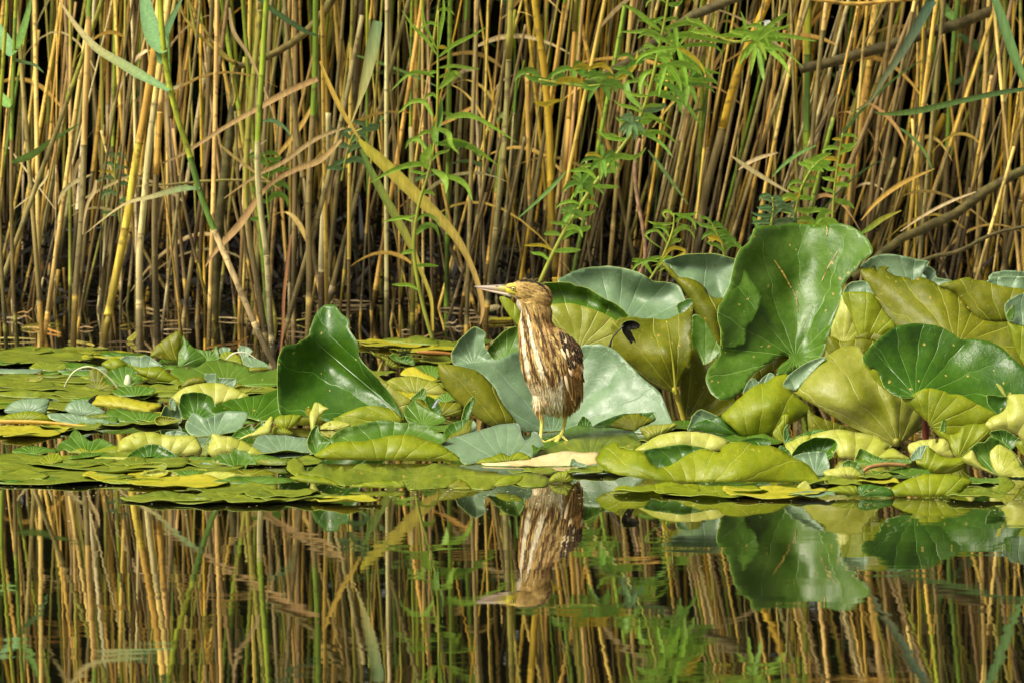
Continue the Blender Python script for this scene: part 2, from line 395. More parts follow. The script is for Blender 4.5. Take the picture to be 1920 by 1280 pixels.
# hand-placed reeds: (waterline row, [(px,py) base->top], half width px, family, top family, label)
TR = [
 (692, [(520, 694), (497, 650), (470, 590), (440, 520)], [(440, 520), (405, 440), (378, 370), (355, 290), (330, 210), (312, 130), (304, 60), (300, 0), (296, -80)], 6.2, 'kink'),
]
def px_path(pts, Y, ext=1.0, n=5, leany=0):
    pp = catmull(pts, n); out = [P(x, y, Y+leany*(pts[0][1]-y)*.00125) for x, y in pp]
    if ext:
        a, b = Vector(out[-3]), Vector(out[-1]); d = (b-a).normalized()
        for k in range(1, 6): out.append(tuple(b+d*ext*k/5))
    return out
def placed(label, row, pts, hw, fam, top=None, top_from=.45, ext=1.0, leaves=(), cut=False):
    Y = WY(row); r = random.Random(int(pts[0][0]*7+row))
    path = px_path(pts, Y, 0 if cut else ext)
    if path[0][2] > -.03: path.insert(0, (path[0][0]-(path[1][0]-path[0][0]), Y, -.05))
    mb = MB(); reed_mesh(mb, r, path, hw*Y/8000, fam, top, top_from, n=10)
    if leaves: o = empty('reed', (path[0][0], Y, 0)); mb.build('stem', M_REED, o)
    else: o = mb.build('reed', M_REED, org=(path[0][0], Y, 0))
    tag(o, label, 'reed', 'reed stems standing along the pond edge')
    for pl, w, c, *rest in leaves:
        lb = MB(); lp = [P(x, y, Y+(rest[0] if rest else -.02)+.03*i) for i, (x, y) in enumerate(catmull(pl, 4))]
        K = len(lp); wid = [w*Y/8000*(min(1, .35+3*i/K))*(1-(i/(K-1))**2.5)+.0003 for i in range(K)]
        cols = c if isinstance(c, tuple) and not isinstance(c[0], tuple) else [tuple(c[0][k]*(1-i/(K-1))+c[1][k]*i/(K-1) for k in range(3)) for i in range(K)]
        dd = Vector(lp[-1])-Vector(lp[0]); side = Vector((-dd.z, -.35*dd.length, dd.x))
        blade(lb, lp, wid, side, .18, cols); lb.build('leaf', M_RLEAF, o)
    return o
LG = (.17, .31, .07); LGB = (.15, .28, .11); LT = (.5, .36, .16); LY = (.55, .45, .04)
# kinked green reed with a tan foot
placed('bright green reed with a dry tan foot and a kink, leaning left over the pads', 693, [(520, 694), (497, 650), (470, 590), (440, 520), (405, 440), (378, 370), (355, 290), (330, 210), (312, 130), (304, 60), (300, 0)],
       6.0, 'pale straw', 'green', .20, 1.0, leaves=[([(318, 170), (270, 145), (225, 118), (180, 90), (140, 45), (108, -5)], 10, ((.12, .25, .09), (.34, .24, .09))), ([(375, 353), (345, 353), (315, 360), (285, 369), (230, 385), (158, 440)], 6, (LGB, LT)), ([(306, 100), (290, 70), (275, 20), (268, -50)], 20, LGB), ([(300, 120), (300, 90), (320, 40), (345, -10)], 9, LGB)])
placed('thick golden reed stalk leaning right with a mossy foot', 650, [(193, 655), (197, 622), (215, 530), (238, 410), (255, 300), (275, 190), (290, 90), (300, 0)], 8, 'golden', 'golden', 9)
placed('pale straw reed with a speckled foot beside the golden stalk', 658, [(262, 660), (261, 560), (262, 470), (270, 380), (280, 270), (300, 120), (315, 0)], 6.5, 'pale straw', 'tan', .5)
placed('tan reed with split sheath curling from its side, green near its top', 648, [(137, 655), (142, 540), (152, 420), (157, 300), (160, 200), (165, 80), (168, 0)], 6, 'tan', 'green', .5, leaves=[([(157, 290), (145, 310), (140, 340), (143, 370)], 4, LT)])
placed('thin yellow green reed furthest to the left in the water', 658, [(12, 655), (6, 560), (0, 440), (-5, 300), (0, 200)], 4, 'olive', 'green', .3)
placed('slim yellow green reed with long arching blade near the left edge', 652, [(33, 650), (26, 560), (22, 430), (22, 250), (26, 100), (30, 0)], 4, 'olive', 'green', .25, leaves=[([(22, 305), (60, 290), (100, 262), (150, 232)], 7, LG), ([(24, 110), (45, 116), (65, 122), (82, 137)], 6, LGB), ([(22, 105), (5, 70), (-15, 30)], 14, LGB), ([(26, 100), (45, 50), (60, -10)], 8, LG), ([(20, 200), (5, 185), (-15, 160)], 10, LG)])
placed('bent tan reed curving inward at its pale straight foot', 660, [(512, 662), (506, 590), (500, 480), (488, 385), (483, 280), (492, 120), (500, 0)], 6, 'pale straw', 'green', .42)
placed('straight tan and green reed just left of the dark upright lily leaf', 640, [(577, 642), (580, 520), (578, 400), (583, 280), (590, 150), (592, 0)], 6, 'tan', 'green', .45)
placed('weathered pale reed snapped off at mid height above the dark lily leaf', 620, [(603, 600), (603, 500), (607, 400), (612, 300), (615, 212)], 6.5, 'pale straw', cut=True)
placed('speckled grey brown reed standing between the golden stalk and the kinked reed', 655, [(297, 640), (292, 540), (290, 400), (296, 280), (304, 160), (312, 0)], 6, 'grey brown', 'tan', .35)
placed('dark speckled reed leaning left at its foot', 640, [(497, 620), (480, 520), (465, 420), (462, 300), (475, 150), (490, 0)], 6, 'grey brown', 'olive', .3)
placed('stout golden reed bending left towards its top above the bittern', 590, [(1045, 590), (1042, 500), (1034, 400), (1030, 250), (1020, 130), (1005, 20), (1000, -40)], 7.5, 'golden', 'golden', 9)
placed('tan reed turning green above the head of the bittern', 585, [(1060, 590), (1062, 450), (1066, 300), (1075, 180), (1086, 60), (1090, 0)], 6.5, 'tan', 'green', .42)
placed('long tan reed with a folded dry tip leaning far right', 560, [(1590, 560), (1640, 460), (1700, 352), (1740, 280), (1772, 215)], 7, 'golden', cut=True, leaves=[([(1772, 215), (1750, 240), (1745, 275), (1765, 320), (1785, 345)], 4, LT)])
placed('thin yellow reed leaning right and turning green at the far right', 570, [(1800, 560), (1830, 460), (1862, 340), (1890, 270), (1925, 180), (1950, 90)], 3.6, 'golden', 'green', .35)
placed('green reed with blades hanging near the right edge', 575, [(1760, 590), (1772, 480), (1775, 340), (1780, 200), (1790, 60), (1796, 0)], 5, 'tan', 'green', .3, leaves=[([(1790, 40), (1770, 15), (1755, -20)], 12, LG), ([(1798, 65), (1830, 85), (1850, 110), (1860, 125)], 9, LGB), ([(1780, 160), (1820, 140), (1860, 115), (1900, 98)], 7, LGB)])
placed('green and silver reed rising behind the tallest lily leaf', 575, [(1512, 580), (1512, 420), (1512, 250), (1514, 120), (1516, 0)], 7, 'olive', 'green', .2)
placed('thick tan reed leaning right beside a dark gap', 575, [(1585, 580), (1590, 420), (1612, 250), (1632, 90), (1645, 0)], 8, 'golden', 'tan', .6)
placed('orange flushed reed leaning steeply right under the willow tuft', 575, [(1290, 580), (1320, 380), (1355, 240), (1385, 130), (1440, 0)], 8, 'tan', 'golden', .3)
placed('dark speckled twig leaning right at the far right edge', 585, [(1862, 590), (1885, 490), (1905, 410), (1930, 330), (1960, 270)], 5.5, 'grey brown', ext=.4)
placed('short tan reed stub crossing behind the bill', 610, [(905, 640), (915, 560), (925, 470), (938, 350), (950, 200), (958, 0)], 6, 'tan', 'olive', .5)

# scattered individual reeds (250), depth from the front of the bed backwards
fams = ['tan']*9+['golden']*3+['pale straw']*4+['grey brown']*2+['olive']*2+['green']*1
NIND = 278
for i in range(NIND):
    px = (i+.5)/NIND*2060-70 + rnd.uniform(-9, 9); px += 9*math.sin(px*.045)+7*math.sin(px*.017+1)
    u = rnd.random()**.62
    row = (648 if px < 880 else 612)-u*(104 if px < 880 else 70)
    Y = WY(row)
    fam = rnd.choice(fams); top = None
    q = rnd.random()
    if fam != 'grey brown' and q < .34: top = 'green' if rnd.random() < .5 else 'olive'
    H = rnd.uniform(1.5, 2.2) if rnd.random() < .82 else rnd.uniform(.35, 1.0)
    make_reed(px, Y, rnd, fam, rnd.uniform(.0030, .0066)*(1 if rnd.random() < .75 else .6), lean_at(px, rnd), H, rnd.gauss(0, .09), top, rnd.choice((0, 0, 0, 0, 1, 1, 2)), rnd.uniform(.25, .75))
# label the scattered reeds: colour, width, lean, neighbours; then their order when still alike
byl = {}
import re
def fit(t, n=16):
    for a_, b_ in (('', ''), (' above ', ' above '), ('slightly ', ''), (' of its sort', ''), (' of the pond', ''), (' with one blade', ''), (' with several blades', ' with blades'), ('bright ', ''), (' turning', ' going'), ('glaucous ', ''), ('slanting ', ''), (' on the right', ''), ('deep set ', ''), (' with blades', '')):
        if len(re.findall(r"[A-Za-z0-9'-]+", t)) <= n: break
        t = t.replace(a_, b_, 1) if a_ else t
    return t
for rec in records:
    o, px, fam, lean, H, r0, top, nl, Y = rec
    wd = 'slender ' if r0 < .0046 else 'stout ' if r0 > .0078 else ''
    ln = 'upright' if abs(lean) < .045 else ('steeply leaning' if lean > .17 else 'slightly slanting' if lean > 0 else 'backward leaning')
    tp = {'green': ' turning green', 'olive': ' turning olive', None: ''}[top]
    lf = ' with one blade' if nl == 1 else ' with several blades' if nl > 1 else ''
    dp = 'front ' if Y < 10.05 else 'deep set ' if Y > 10.35 else ''
    lab = f"{'short ' if H < 1.05 else ''}{wd}{fam} {dp}{ln} reed{tp}{lf} {zone(px)}"
    byl.setdefault(lab, []).append(rec)
for lab, rs in byl.items():
    rs.sort(key=lambda q: q[1])
    for k, q in enumerate(rs):
        lb = lab
        if 1 < len(rs) <= 4:
            lb = lab.replace(' reed', (', leftmost' if k == 0 else ', rightmost' if k == len(rs)-1 else ', next to leftmost' if k == 1 else ', next to rightmost')+' reed of its sort', 1)
        tag(q[0], fit(lb), 'reed', 'reed stems standing along the pond edge')
# the mass of reeds deeper in
mb = MB(); r = random.Random(3)
for i in range(340):
    Y = 10.95 + 1.4*r.random()**.8
    px = r.uniform(-200, 2120)
    x = (px-960)/8000*Y
    fam = r.choice(['tan']*5+['golden']*2+['grey brown']*3+['olive']*2+['pale straw'])
    path = spath(x, Y, lean_at(px, r)*1.1, r.gauss(0, .04), r.uniform(1.3, 2.3), r.gauss(0, .08), K=8)
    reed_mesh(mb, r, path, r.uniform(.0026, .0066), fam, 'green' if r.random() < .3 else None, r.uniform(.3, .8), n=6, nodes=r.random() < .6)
    if r.random() < .25:
        p = path[r.randrange(3, 7)]
        hang_leaf(mb, r, p, r.choice((-1, 1))*r.uniform(.3, 1), r.uniform(.2, .4), r.uniform(.003, .008), jit((.09, .16, .03) if r.random() < .4 else r.choice(TAN), r, .2), r.uniform(.3, 1.2), 0, r.uniform(.2, 1.1))
tag(mb.build('reed_bed', M_REED), kind='stuff')
mb = MB(); r = random.Random(33)      # near-black dead stalks and leaves added as shade at the foot of the bed
for i in range(5200):
    Y = 11.1+1.3*r.random(); x = r.uniform(-2.2, 2.2); h = r.random()**1.6*.34*min(1, (Y-10.9)/.5); a = r.uniform(0, 6.28); t = r.uniform(-.2, 1.3); l = r.uniform(.06, .2)
    d = Vector((math.cos(a)*math.cos(t), math.sin(a)*math.cos(t), math.sin(t))); p = Vector((x, Y, h*.6))
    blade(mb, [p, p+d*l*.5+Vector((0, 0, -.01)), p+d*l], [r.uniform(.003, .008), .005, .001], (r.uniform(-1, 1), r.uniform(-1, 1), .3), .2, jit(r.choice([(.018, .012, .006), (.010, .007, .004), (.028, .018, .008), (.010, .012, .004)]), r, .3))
tag(mb.build('reed_litter', M_DEBRIS), kind='stuff')
# dark thicket closing the view behind the reeds
M_THICK = vcol_mat('thicket_leaf', .6, .05, (30, 30, 30), .4, .2, .1)
V = []; F = []; cc = []; r = random.Random(8)
for i in range(60000):
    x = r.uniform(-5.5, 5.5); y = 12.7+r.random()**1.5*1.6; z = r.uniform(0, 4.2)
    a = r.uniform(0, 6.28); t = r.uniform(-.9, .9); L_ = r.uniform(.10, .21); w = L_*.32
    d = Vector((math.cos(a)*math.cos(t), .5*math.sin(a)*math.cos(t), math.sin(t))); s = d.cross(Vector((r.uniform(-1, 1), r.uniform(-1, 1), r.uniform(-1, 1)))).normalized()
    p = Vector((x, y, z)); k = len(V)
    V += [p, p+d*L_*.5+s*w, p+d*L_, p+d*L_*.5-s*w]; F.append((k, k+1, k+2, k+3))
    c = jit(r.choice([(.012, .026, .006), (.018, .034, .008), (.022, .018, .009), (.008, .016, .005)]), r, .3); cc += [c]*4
for i in range(48000):          # unseen crowns, added above the frame to shade the back of the reed bed
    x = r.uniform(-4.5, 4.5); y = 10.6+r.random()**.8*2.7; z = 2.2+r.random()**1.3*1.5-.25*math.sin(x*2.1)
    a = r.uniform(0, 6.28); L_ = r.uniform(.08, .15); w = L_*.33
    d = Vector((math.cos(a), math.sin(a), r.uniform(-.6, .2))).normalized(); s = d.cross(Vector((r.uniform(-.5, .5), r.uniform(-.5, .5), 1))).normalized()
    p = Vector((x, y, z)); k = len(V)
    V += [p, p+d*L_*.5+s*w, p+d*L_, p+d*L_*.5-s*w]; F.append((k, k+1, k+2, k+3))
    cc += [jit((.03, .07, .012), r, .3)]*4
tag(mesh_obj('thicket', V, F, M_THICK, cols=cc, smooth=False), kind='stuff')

# ---- loose reed leaves hanging in front
def hung(name, label, cat, Y, pl, hw, c0, c1, mat=None, fold=.2, group=None, dy=0.0):
    pp = catmull(pl, 6); K = len(pp)
    lp = [P(q[0], q[1], Y+dy*i/K) for i, q in enumerate(pp)]
    prof = [q[2] for q in pp]
    mb = MB(); cols = [tuple(c0[k]*(1-i/(K-1))+c1[k]*i/(K-1) for k in range(3)) for i in range(K)]
    dd = Vector(lp[K//2])-Vector(lp[0])
    pts = [Vector(p) for p in lp]; Vv = []; F = []; cl = []
    for i, p in enumerate(pts):
        t = (pts[min(i+1, K-1)]-pts[max(i-1, 0)]).normalized()
        s = t.cross(Vector((.15, 1, .1))).normalized(); w = prof[i]*Y/8000; nn = Vector((0, -1, 0))
        Vv += [p-s*w+nn*w*fold, p, p+s*w+nn*w*fold*1.4]
        cl += [tuple(x*.85 for x in cols[i]), tuple(x*1.2 for x in cols[i]), cols[i]]
    for i in range(K-1):
        a = i*3; b = a+3; F += [(a, a+1, b+1, b), (a+1, a+2, b+2, b+1)]
    mb.add(Vv, F, cl)
    o = mb.build(name, mat or M_RLEAF, org=lp[0]); return tag(o, label, cat, group)
YL = 9.9
hung('reed_leaf', 'broad yellow reed leaf arching down to the water left of the bill', 'reed leaf', YL-.25, [(673, 262, 3), (690, 280, 9), (725, 312, 12), (780, 366, 12), (825, 410, 10), (855, 445, 8), (880, 490, 5.5), (895, 530, 5), (905, 575, 4.5), (900, 608, 1)], 10, (.50, .46, .04), (.50, .30, .10))
hung('reed_leaf', 'dark green reed leaf with yellow tip folded under the yellow blade', 'reed leaf', YL-.1, [(676, 280, 3), (700, 330, 7), (730, 385, 8), (755, 430, 8), (772, 465, 6), (790, 510, 4), (808, 560, 3.5), (812, 620, 1)], 8, (.10, .19, .03), (.5, .40, .05))
hung('reed_leaf', 'grey green upright reed leaf with a ragged tip above the yellow blade', 'reed leaf', YL-.2, [(708, 40, 9), (700, 80, 12), (692, 120, 11), (682, 160, 8), (672, 195, 3), (655, 240, 1)], 10, (.16, .26, .10), (.5, .4, .12))
hung('reed_leaf', 'long dry tan leaf crossing the stems left of the kinked reed', 'reed leaf', YL-.1, [(595, 148, 5), (540, 172, 6), (480, 205, 5), (420, 240, 4), (340, 290, 3), (290, 312, 1)], 6, (.55, .34, .13), (.5, .34, .14))
hung('reed_leaf', 'twisted tan reed leaf hanging over the dark gap left of centre', 'reed leaf', YL-.15, [(640, 262, 3), (600, 300, 6), (550, 320, 5), (500, 352, 4), (450, 420, 7), (405, 470, 4), (385, 500, 1)], 6, (.5, .33, .12), (.5, .3, .12))
hung('reed_leaf', 'slim golden leaf leaning against the stems above the yellow blade', 'reed leaf', YL-.1, [(600, 115, 2), (620, 165, 4.5), (645, 215, 4.5), (675, 262, 2)], 4, (.62, .40, .06), (.55, .38, .06))
hung('reed_leaf', 'dark blue green reed leaf slanting down from the top right', 'reed leaf', YL, [(1748, 0, 9), (1722, 45, 9), (1690, 100, 7.5), (1655, 150, 5), (1630, 190, 3), (1600, 210, 1)], 9, (.05, .11, .06), (.16, .15, .05))
hung('reed_leaf', 'long thin dark green leaf lying level across the right hand stems', 'reed leaf', YL, [(1930, 166, 3), (1870, 175, 5), (1800, 190, 5), (1720, 208, 6), (1660, 214, 3), (1640, 210, 1)], 5, (.07, .14, .04), (.12, .2, .03))
hung('reed_leaf', 'bright green leaf hanging from the top right corner', 'reed leaf', YL, [(1862, -10, 6), (1880, 40, 9), (1900, 100, 9), (1920, 150, 6), (1940, 190, 1)], 9, (.13, .25, .08), (.15, .27, .07))
hung('reed_leaf', 'green and yellow reed leaf poking out right of the tallest lily leaf', 'reed leaf', 8.9, [(1610, 440, 1), (1630, 428, 5), (1655, 410, 5), (1690, 395, 1)], 5, (.13, .3, .03), (.5, .42, .05))
hung('reed_leaf', 'thin straw leaf dangling among the grey stems on the left', 'reed leaf', YL, [(430, 15, 2), (438, 60, 4), (470, 110, 3), (500, 180, 2), (520, 240, 1)], 3, LT, LT)
hung('reed_leaf', 'pale curled straw leaf draped from a stem above the left pads', 'reed leaf', YL-.2, [(180, 338, 2), (176, 360, 4), (165, 380, 3), (158, 410, 2), (155, 440, 1)], 3, LT, LT)
hung('reed_leaf', 'tan reed leaf sloping down between the kinked reed and the willow sprig', 'reed leaf', YL, [(645, 240, 2), (590, 262, 4), (530, 305, 4), (480, 330, 3), (420, 372, 1)], 4, LT, (.5, .33, .12))
hung('reed_leaf', 'rust coloured dead leaf hanging into the water beside the upright lily leaf', 'reed leaf', YL-.3, [(545, 440, 2), (538, 500, 3), (532, 560, 3), (530, 620, 2.5), (524, 665, 1)], 3, (.35, .17, .07), (.30, .12, .04))
hung('reed_leaf', 'short blue green leaf curving down over the tan stems', 'reed leaf', YL-.1, [(492, 228, 1), (510, 226, 4), (532, 238, 3), (545, 256, 1)], 4, LGB, LGB)
hung('reed_leaf', 'dark green leaf reaching across the top left stems', 'reed leaf', YL-.1, [(480, -5, 2), (510, 18, 5), (545, 42, 5), (575, 60, 4), (598, 68, 1)], 5, (.07, .13, .04), (.07, .13, .04))
r = random.Random(21)
spots = ['at the far left', 'left of the golden stalk', 'near the kinked reed', 'above the upright lily leaf', 'near the willow sprig', 'above the bittern', 'under the willow branch', 'behind the white tufted sprig', 'above the khaki leaves', 'at the far right']
for i in range(24):
    px = 25+i*79+r.uniform(-15, 15); py = r.uniform(0, 400); ln = r.uniform(70, 190); sl = r.choice((-1, 1))*r.uniform(.35, 1.5)
    dx = ln/math.sqrt(1+sl*sl); dyy = abs(sl)*dx; sg = 1 if sl > 0 else -1
    gr = r.random() < .3; c = jit(LG if gr else r.choice(TAN+PALE), r, .2)
    w = r.uniform(1.8, 4.5); bow = r.uniform(-15, 15)
    hung('reed_leaf', f"{'green' if gr else 'dry tan'} {'narrow' if w < 3 else 'broad'} leaf slanting {'left' if sg < 0 else 'right'} {'steeply' if abs(sl) > .9 else 'gently'} {'high up' if py < 200 else 'low down'} among stems {spots[min(9, int(px/192))]}", 'reed leaf',
         r.uniform(9.8, 10.8), [(px, py, 1), (px+sg*dx*.3+bow, py+dyy*.25, w), (px+sg*dx*.65+bow, py+dyy*.6, w*.9), (px+sg*dx, py+dyy, .6)], w, c, c, group='loose reed leaves caught among the stems')

# ------------------------------------------------------------------ branches
def branch(label, Y, pl, c, subs=(), name='branch', dy=0):
    mb = MB(); pp = catmull(pl, 5); rr = random.Random(int(pl[0][0]))
    tube(mb, [P(q[0]+rr.uniform(-1, 1), q[1]+rr.uniform(-1, 1), Y+dy*i/len(pp)) for i, q in enumerate(pp)], [q[2]*Y/8000 for q in pp], 8, [jit(c, rr, .15) for _ in pp])
    o = mb.build(name, M_BARK, org=P(pl[0][0], pl[0][1], Y)); tag(o, label, 'branch')
    for s in subs:
        m2 = MB(); pp = catmull(s, 4)
        tube(m2, [P(q[0], q[1], Y-.01) for q in pp], [q[2]*Y/8000 for q in pp], 6, [jit((.3, .23, .04), rr, .15) for _ in pp]); m2.build('twig', M_BARK, o)
branch('olive brown willow branch curving in from the top left', 10.3, [(640, -30, 8), (622, 0, 8), (590, 45, 7.5), (545, 82, 7), (500, 108, 6.5), (465, 122, 6), (442, 122, 6)], (.17, .13, .035),
       [[(442, 120, 5), (405, 95, 4), (370, 62, 3.5), (345, 30, 3), (335, -5, 3)], [(430, 112, 4), (400, 80, 3), (375, 40, 3), (350, -5, 3)], [(440, 122, 4), (436, 150, 3), (442, 180, 3), (436, 200, 2)]])
branch('mossy dark upright branch behind the reeds left of centre', 10.5, [(400, 620, 9), (405, 480, 9), (420, 340, 9), (432, 240, 8), (442, 160, 7), (443, 120, 6)], (.10, .09, .03))
branch('thick olive branch slanting up behind the reeds on the far right', 10.6, [(1600, 520, 6), (1680, 455, 8), (1740, 425, 9), (1800, 395, 9), (1860, 350, 9), (1960, 300, 9)], (.085, .07, .02))
branch('thin olive twig rising gently across the right hand reeds', 9.7, [(1690, 505, 3.5), (1740, 485, 4), (1800, 470, 4), (1860, 440, 3.5), (1960, 415, 3)], (.08, .065, .02))
branch('orange brown twig running level along the top right', 9.9, [(1500, -8, 3), (1545, 2, 3.5), (1610, 8, 4), (1680, 2, 3.5), (1760, -6, 3)], (.45, .27, .05))
branch('dark brown branch crossing high behind the leafy willow', 10.5, [(1100, 160, 7), (1180, 115, 8), (1240, 70, 8), (1300, 30, 9), (1370, 0, 9), (1420, -20, 9)], (.10, .08, .03))
branch('dim brown branch sloping through the shade at upper right', 10.9, [(1500, 130, 9), (1600, 105, 10), (1700, 75, 10), (1790, 48, 10), (1860, 20, 10)], (.09, .07, .025))
branch('slim olive twig lying level below the mossy branch', 10.2, [(250, 352, 2), (340, 344, 2.5), (440, 338, 2.5), (540, 345, 2)], (.22, .18, .05))
branch('bare orange stem slanting left to right behind the right reeds', 9.9, [(1170, 560, 3), (1210, 480, 3.5), (1190, 330, 4), (1200, 260, 3)], (.28, .17, .09))

# ------------------------------------------------------------------ willow sprigs
WG = (.28, .47, .045); WG2 = (.18, .34, .04); WY_ = (.55, .42, .03); WGR = (.16, .27, .10)
def wleaf(mb, Y, pts, w, c, dy=0, r=rnd):
    w = w*.95; pp = catmull(pts, 4); K = len(pp); lp = [Vector(P(q[0], q[1], Y+dy*i/K)) for i, q in enumerate(pp)]
    Vv = []; F = []; cl = []
    for i, p in enumerate(lp):
        t = (lp[min(i+1, K-1)]-lp[max(i-1, 0)]).normalized(); s = t.cross(Vector((.2, 1, .25))).normalized()
        ww = w*Y/8000*math.sin(math.pi*min(1, (i/(K-1))**.8*.97+.03))+.0002
        nn = s.cross(t)
        Vv += [p-s*ww+Vector((0, -ww*.35, 0)), p, p+s*ww+Vector((0, -ww*.5, ww*.1))]
        cl += [tuple(x*.9 for x in c), tuple(x*1.25 for x in c), c]
    for i in range(K-1):
        a = i*3; b = a+3; F += [(a, a+1, b+1, b), (a+1, a+2, b+2, b+1)]
    mb.add(Vv, F, cl)
def sprig(label, Y, stem, leaves=(), gen=0, glen=(50, 90), gw=(4, 6), col=WG, seed=1, stemc=(.28, .30, .03), tuft=None, name='willow_sprig', ydep=.12, up=.4, yellow=.06, foot=True, cluster=None):
    r = random.Random(seed); sm = MB(); pp = catmull(stem, 6); K = len(pp)
    body = [P(q[0], q[1], Y) for q in pp]
    tube(sm, body, [q[2]*Y/8000 for q in pp], 6, [jit(stemc, r, .1) for _ in pp])
    o = empty(name, body[0]); sm.build('stem', M_STEM, o); tag(o, label, 'willow sprig')
    lm = MB()
    for l in leaves: wleaf(lm, Y-.01, l[0], l[1], jit(l[2] if len(l) > 2 else col, r, .1), r.uniform(-.04, .04))
    for i in range(gen):
        t = (i+r.random())/gen; q = pp[min(K-1, int((.12 if foot else .0)*K+t*K*.88))]
        sg = 1 if i % 2 else -1; ln = r.uniform(*glen)*(1-.35*t); a = r.uniform(-.2, 1.0)*up*1.6
        ex = q[0]+sg*ln*math.cos(a); c = WY_ if r.random() < yellow else jit(col, r, .25)
        dp = ln*r.uniform(-.35, .6); a += r.uniform(-.3, .5)
        wleaf(lm, Y+r.uniform(-ydep, ydep), [(q[0], q[1]), (q[0]+sg*ln*.35, q[1]-ln*math.sin(a)*.5), (q[0]+sg*ln*.75, q[1]-ln*math.sin(a)*.5+dp*.3), (ex, q[1]-ln*math.sin(a)*.4+dp)], r.uniform(*gw)*(1-.25*t), c)
    if cluster:
        for cx, cy, n, ln, c in cluster:
            for i in range(n):
                a = r.uniform(0, 6.28); l = ln*r.uniform(.6, 1.1); sx, sy = math.cos(a), math.sin(a)*.8
                wleaf(lm, Y+r.uniform(-ydep, ydep), [(cx, cy), (cx+sx*l*.4, cy-sy*l*.4-4), (cx+sx*l*.8, cy-sy*l*.8), (cx+sx*l, cy-sy*l+l*.2)], r.uniform(*gw), WY_ if r.random() < yellow else jit(c, r, .25))
    lm.build('foliage', M_WLEAF, o)
    if tuft:
        tm = MB()
        for i in range(60):
            a = r.uniform(0, 6.28); b2 = r.uniform(0, 1); x = tuft[0]+math.cos(a)*b2*tuft[2]*.5+b2*r.uniform(-4, 4); y = tuft[1]+math.sin(a)*b2*tuft[2]
            p = Vector(P(x, y, Y-.03)); s = .002+.003*r.random()
            blade(tm, [p, p+Vector((s*r.uniform(-1, 1), 0, s)), p+Vector((s*2*r.uniform(-1, 1), 0, s*1.5))], [s*.3, s*.4, .0002], (1, 0, .3), .2, (.8, .82, .78))
        tm.build('seed_fluff', M_WLEAF, o)
    return o
YW = 9.55
sprig('upright bright green willow sprig with drooping narrow leaves left of centre', YW, [(812, 640, 4), (790, 560, 4), (776, 470, 4), (784, 390, 3.5), (806, 315, 3), (818, 240, 3), (821, 160, 3), (821, 90, 2.2), (822, 20, 1.5)],
      [([(835, 224), (865, 216), (900, 224), (970, 268)], 6), ([(822, 272), (850, 266), (890, 280), (936, 312)], 7), ([(812, 220), (795, 192), (770, 192), (745, 215)], 5), ([(814, 145), (795, 137), (765, 140), (732, 172)], 4.5),
       ([(806, 312), (780, 308), (740, 318), (690, 345)], 6), ([(802, 318), (795, 300), (803, 285), (808, 270)], 9), ([(808, 318), (830, 330), (836, 345), (836, 364)], 7), ([(828, 330), (855, 335), (875, 350), (886, 378)], 6),
       ([(820, 105), (800, 75), (775, 50), (752, 18)], 4), ([(822, 108), (850, 85), (880, 70), (915, 50)], 4), ([(822, 168), (845, 145), (855, 138), (864, 146)], 7), ([(775, 416), (755, 408), (735, 412), (716, 416)], 4),
       ([(820, 275), (815, 250), (825, 220), (828, 180)], 8, WG2), ([(815, 240), (840, 250), (845, 270), (862, 290)], 6), ([(815, 268), (850, 272), (880, 275), (905, 302)], 6, WG2), ([(822, 128), (850, 124), (880, 128), (900, 130)], 3.5),
       ([(820, 95), (805, 65), (795, 40), (790, -5)], 3), ([(822, 90), (826, 55), (832, 20), (830, -20)], 4), ([(780, 440), (795, 425), (815, 425), (824, 445)], 6, WG2), ([(805, 290), (785, 262), (768, 265), (760, 280)], 5)],
      gen=16, glen=(25, 55), gw=(3, 5), col=WG, seed=4, ydep=.05, up=.3)
sprig('long willow branch arching up right with dense pale green leaves', YW, [(1005, 545, 4), (1030, 490, 4.5), (1060, 432, 4.5), (1105, 360, 4.5), (1150, 298, 4), (1190, 240, 4), (1215, 180, 4), (1235, 95, 3.5), (1248, 30, 3), (1256, -30, 3)],
      [([(1240, 60), (1215, 40), (1190, 20), (1162, 6)], 6), ([(1238, 85), (1220, 60), (1190, 60), (1160, 60)], 5), ([(1245, 55), (1290, 42), (1330, 55), (1362, 75)], 6), ([(1243, 78), (1280, 66), (1320, 72), (1375, 84)], 6.5),
       ([(1236, 100), (1270, 90), (1300, 110), (1340, 150)], 6), ([(1230, 125), (1270, 122), (1310, 130), (1358, 140)], 6.5), ([(1230, 140), (1260, 148), (1300, 150), (1330, 156)], 5.5), ([(1225, 150), (1262, 165), (1290, 200), (1317, 240)], 6, WG2),
       ([(1215, 175), (1245, 180), (1270, 190), (1280, 220)], 5, WG2), ([(1225, 130), (1208, 140), (1200, 160), (1202, 185)], 5), ([(1205, 205), (1180, 180), (1175, 160), (1180, 150)], 7, WG2), ([(1205, 210), (1230, 205), (1245, 198), (1247, 205)], 6, WGR),
       ([(1190, 245), (1215, 248), (1245, 250), (1272, 272)], 4.5), ([(1200, 225), (1225, 222), (1240, 228), (1262, 245)], 4), ([(1200, 250), (1230, 262), (1250, 280), (1262, 296)], 3.5, WG2)],
      gen=44, glen=(34, 80), gw=(3.5, 6), col=WG, seed=7, ydep=.12, up=.35, yellow=.04,
      cluster=[(1090, 345, 16, 42, WG2), (1130, 300, 12, 40, WG2), (1070, 400, 14, 30, WG2), (1185, 232, 12, 36, WGR), (1250, 120, 16, 70, WG), (1270, 90, 12, 80, WG), (1290, 160, 12, 60, WG2)])
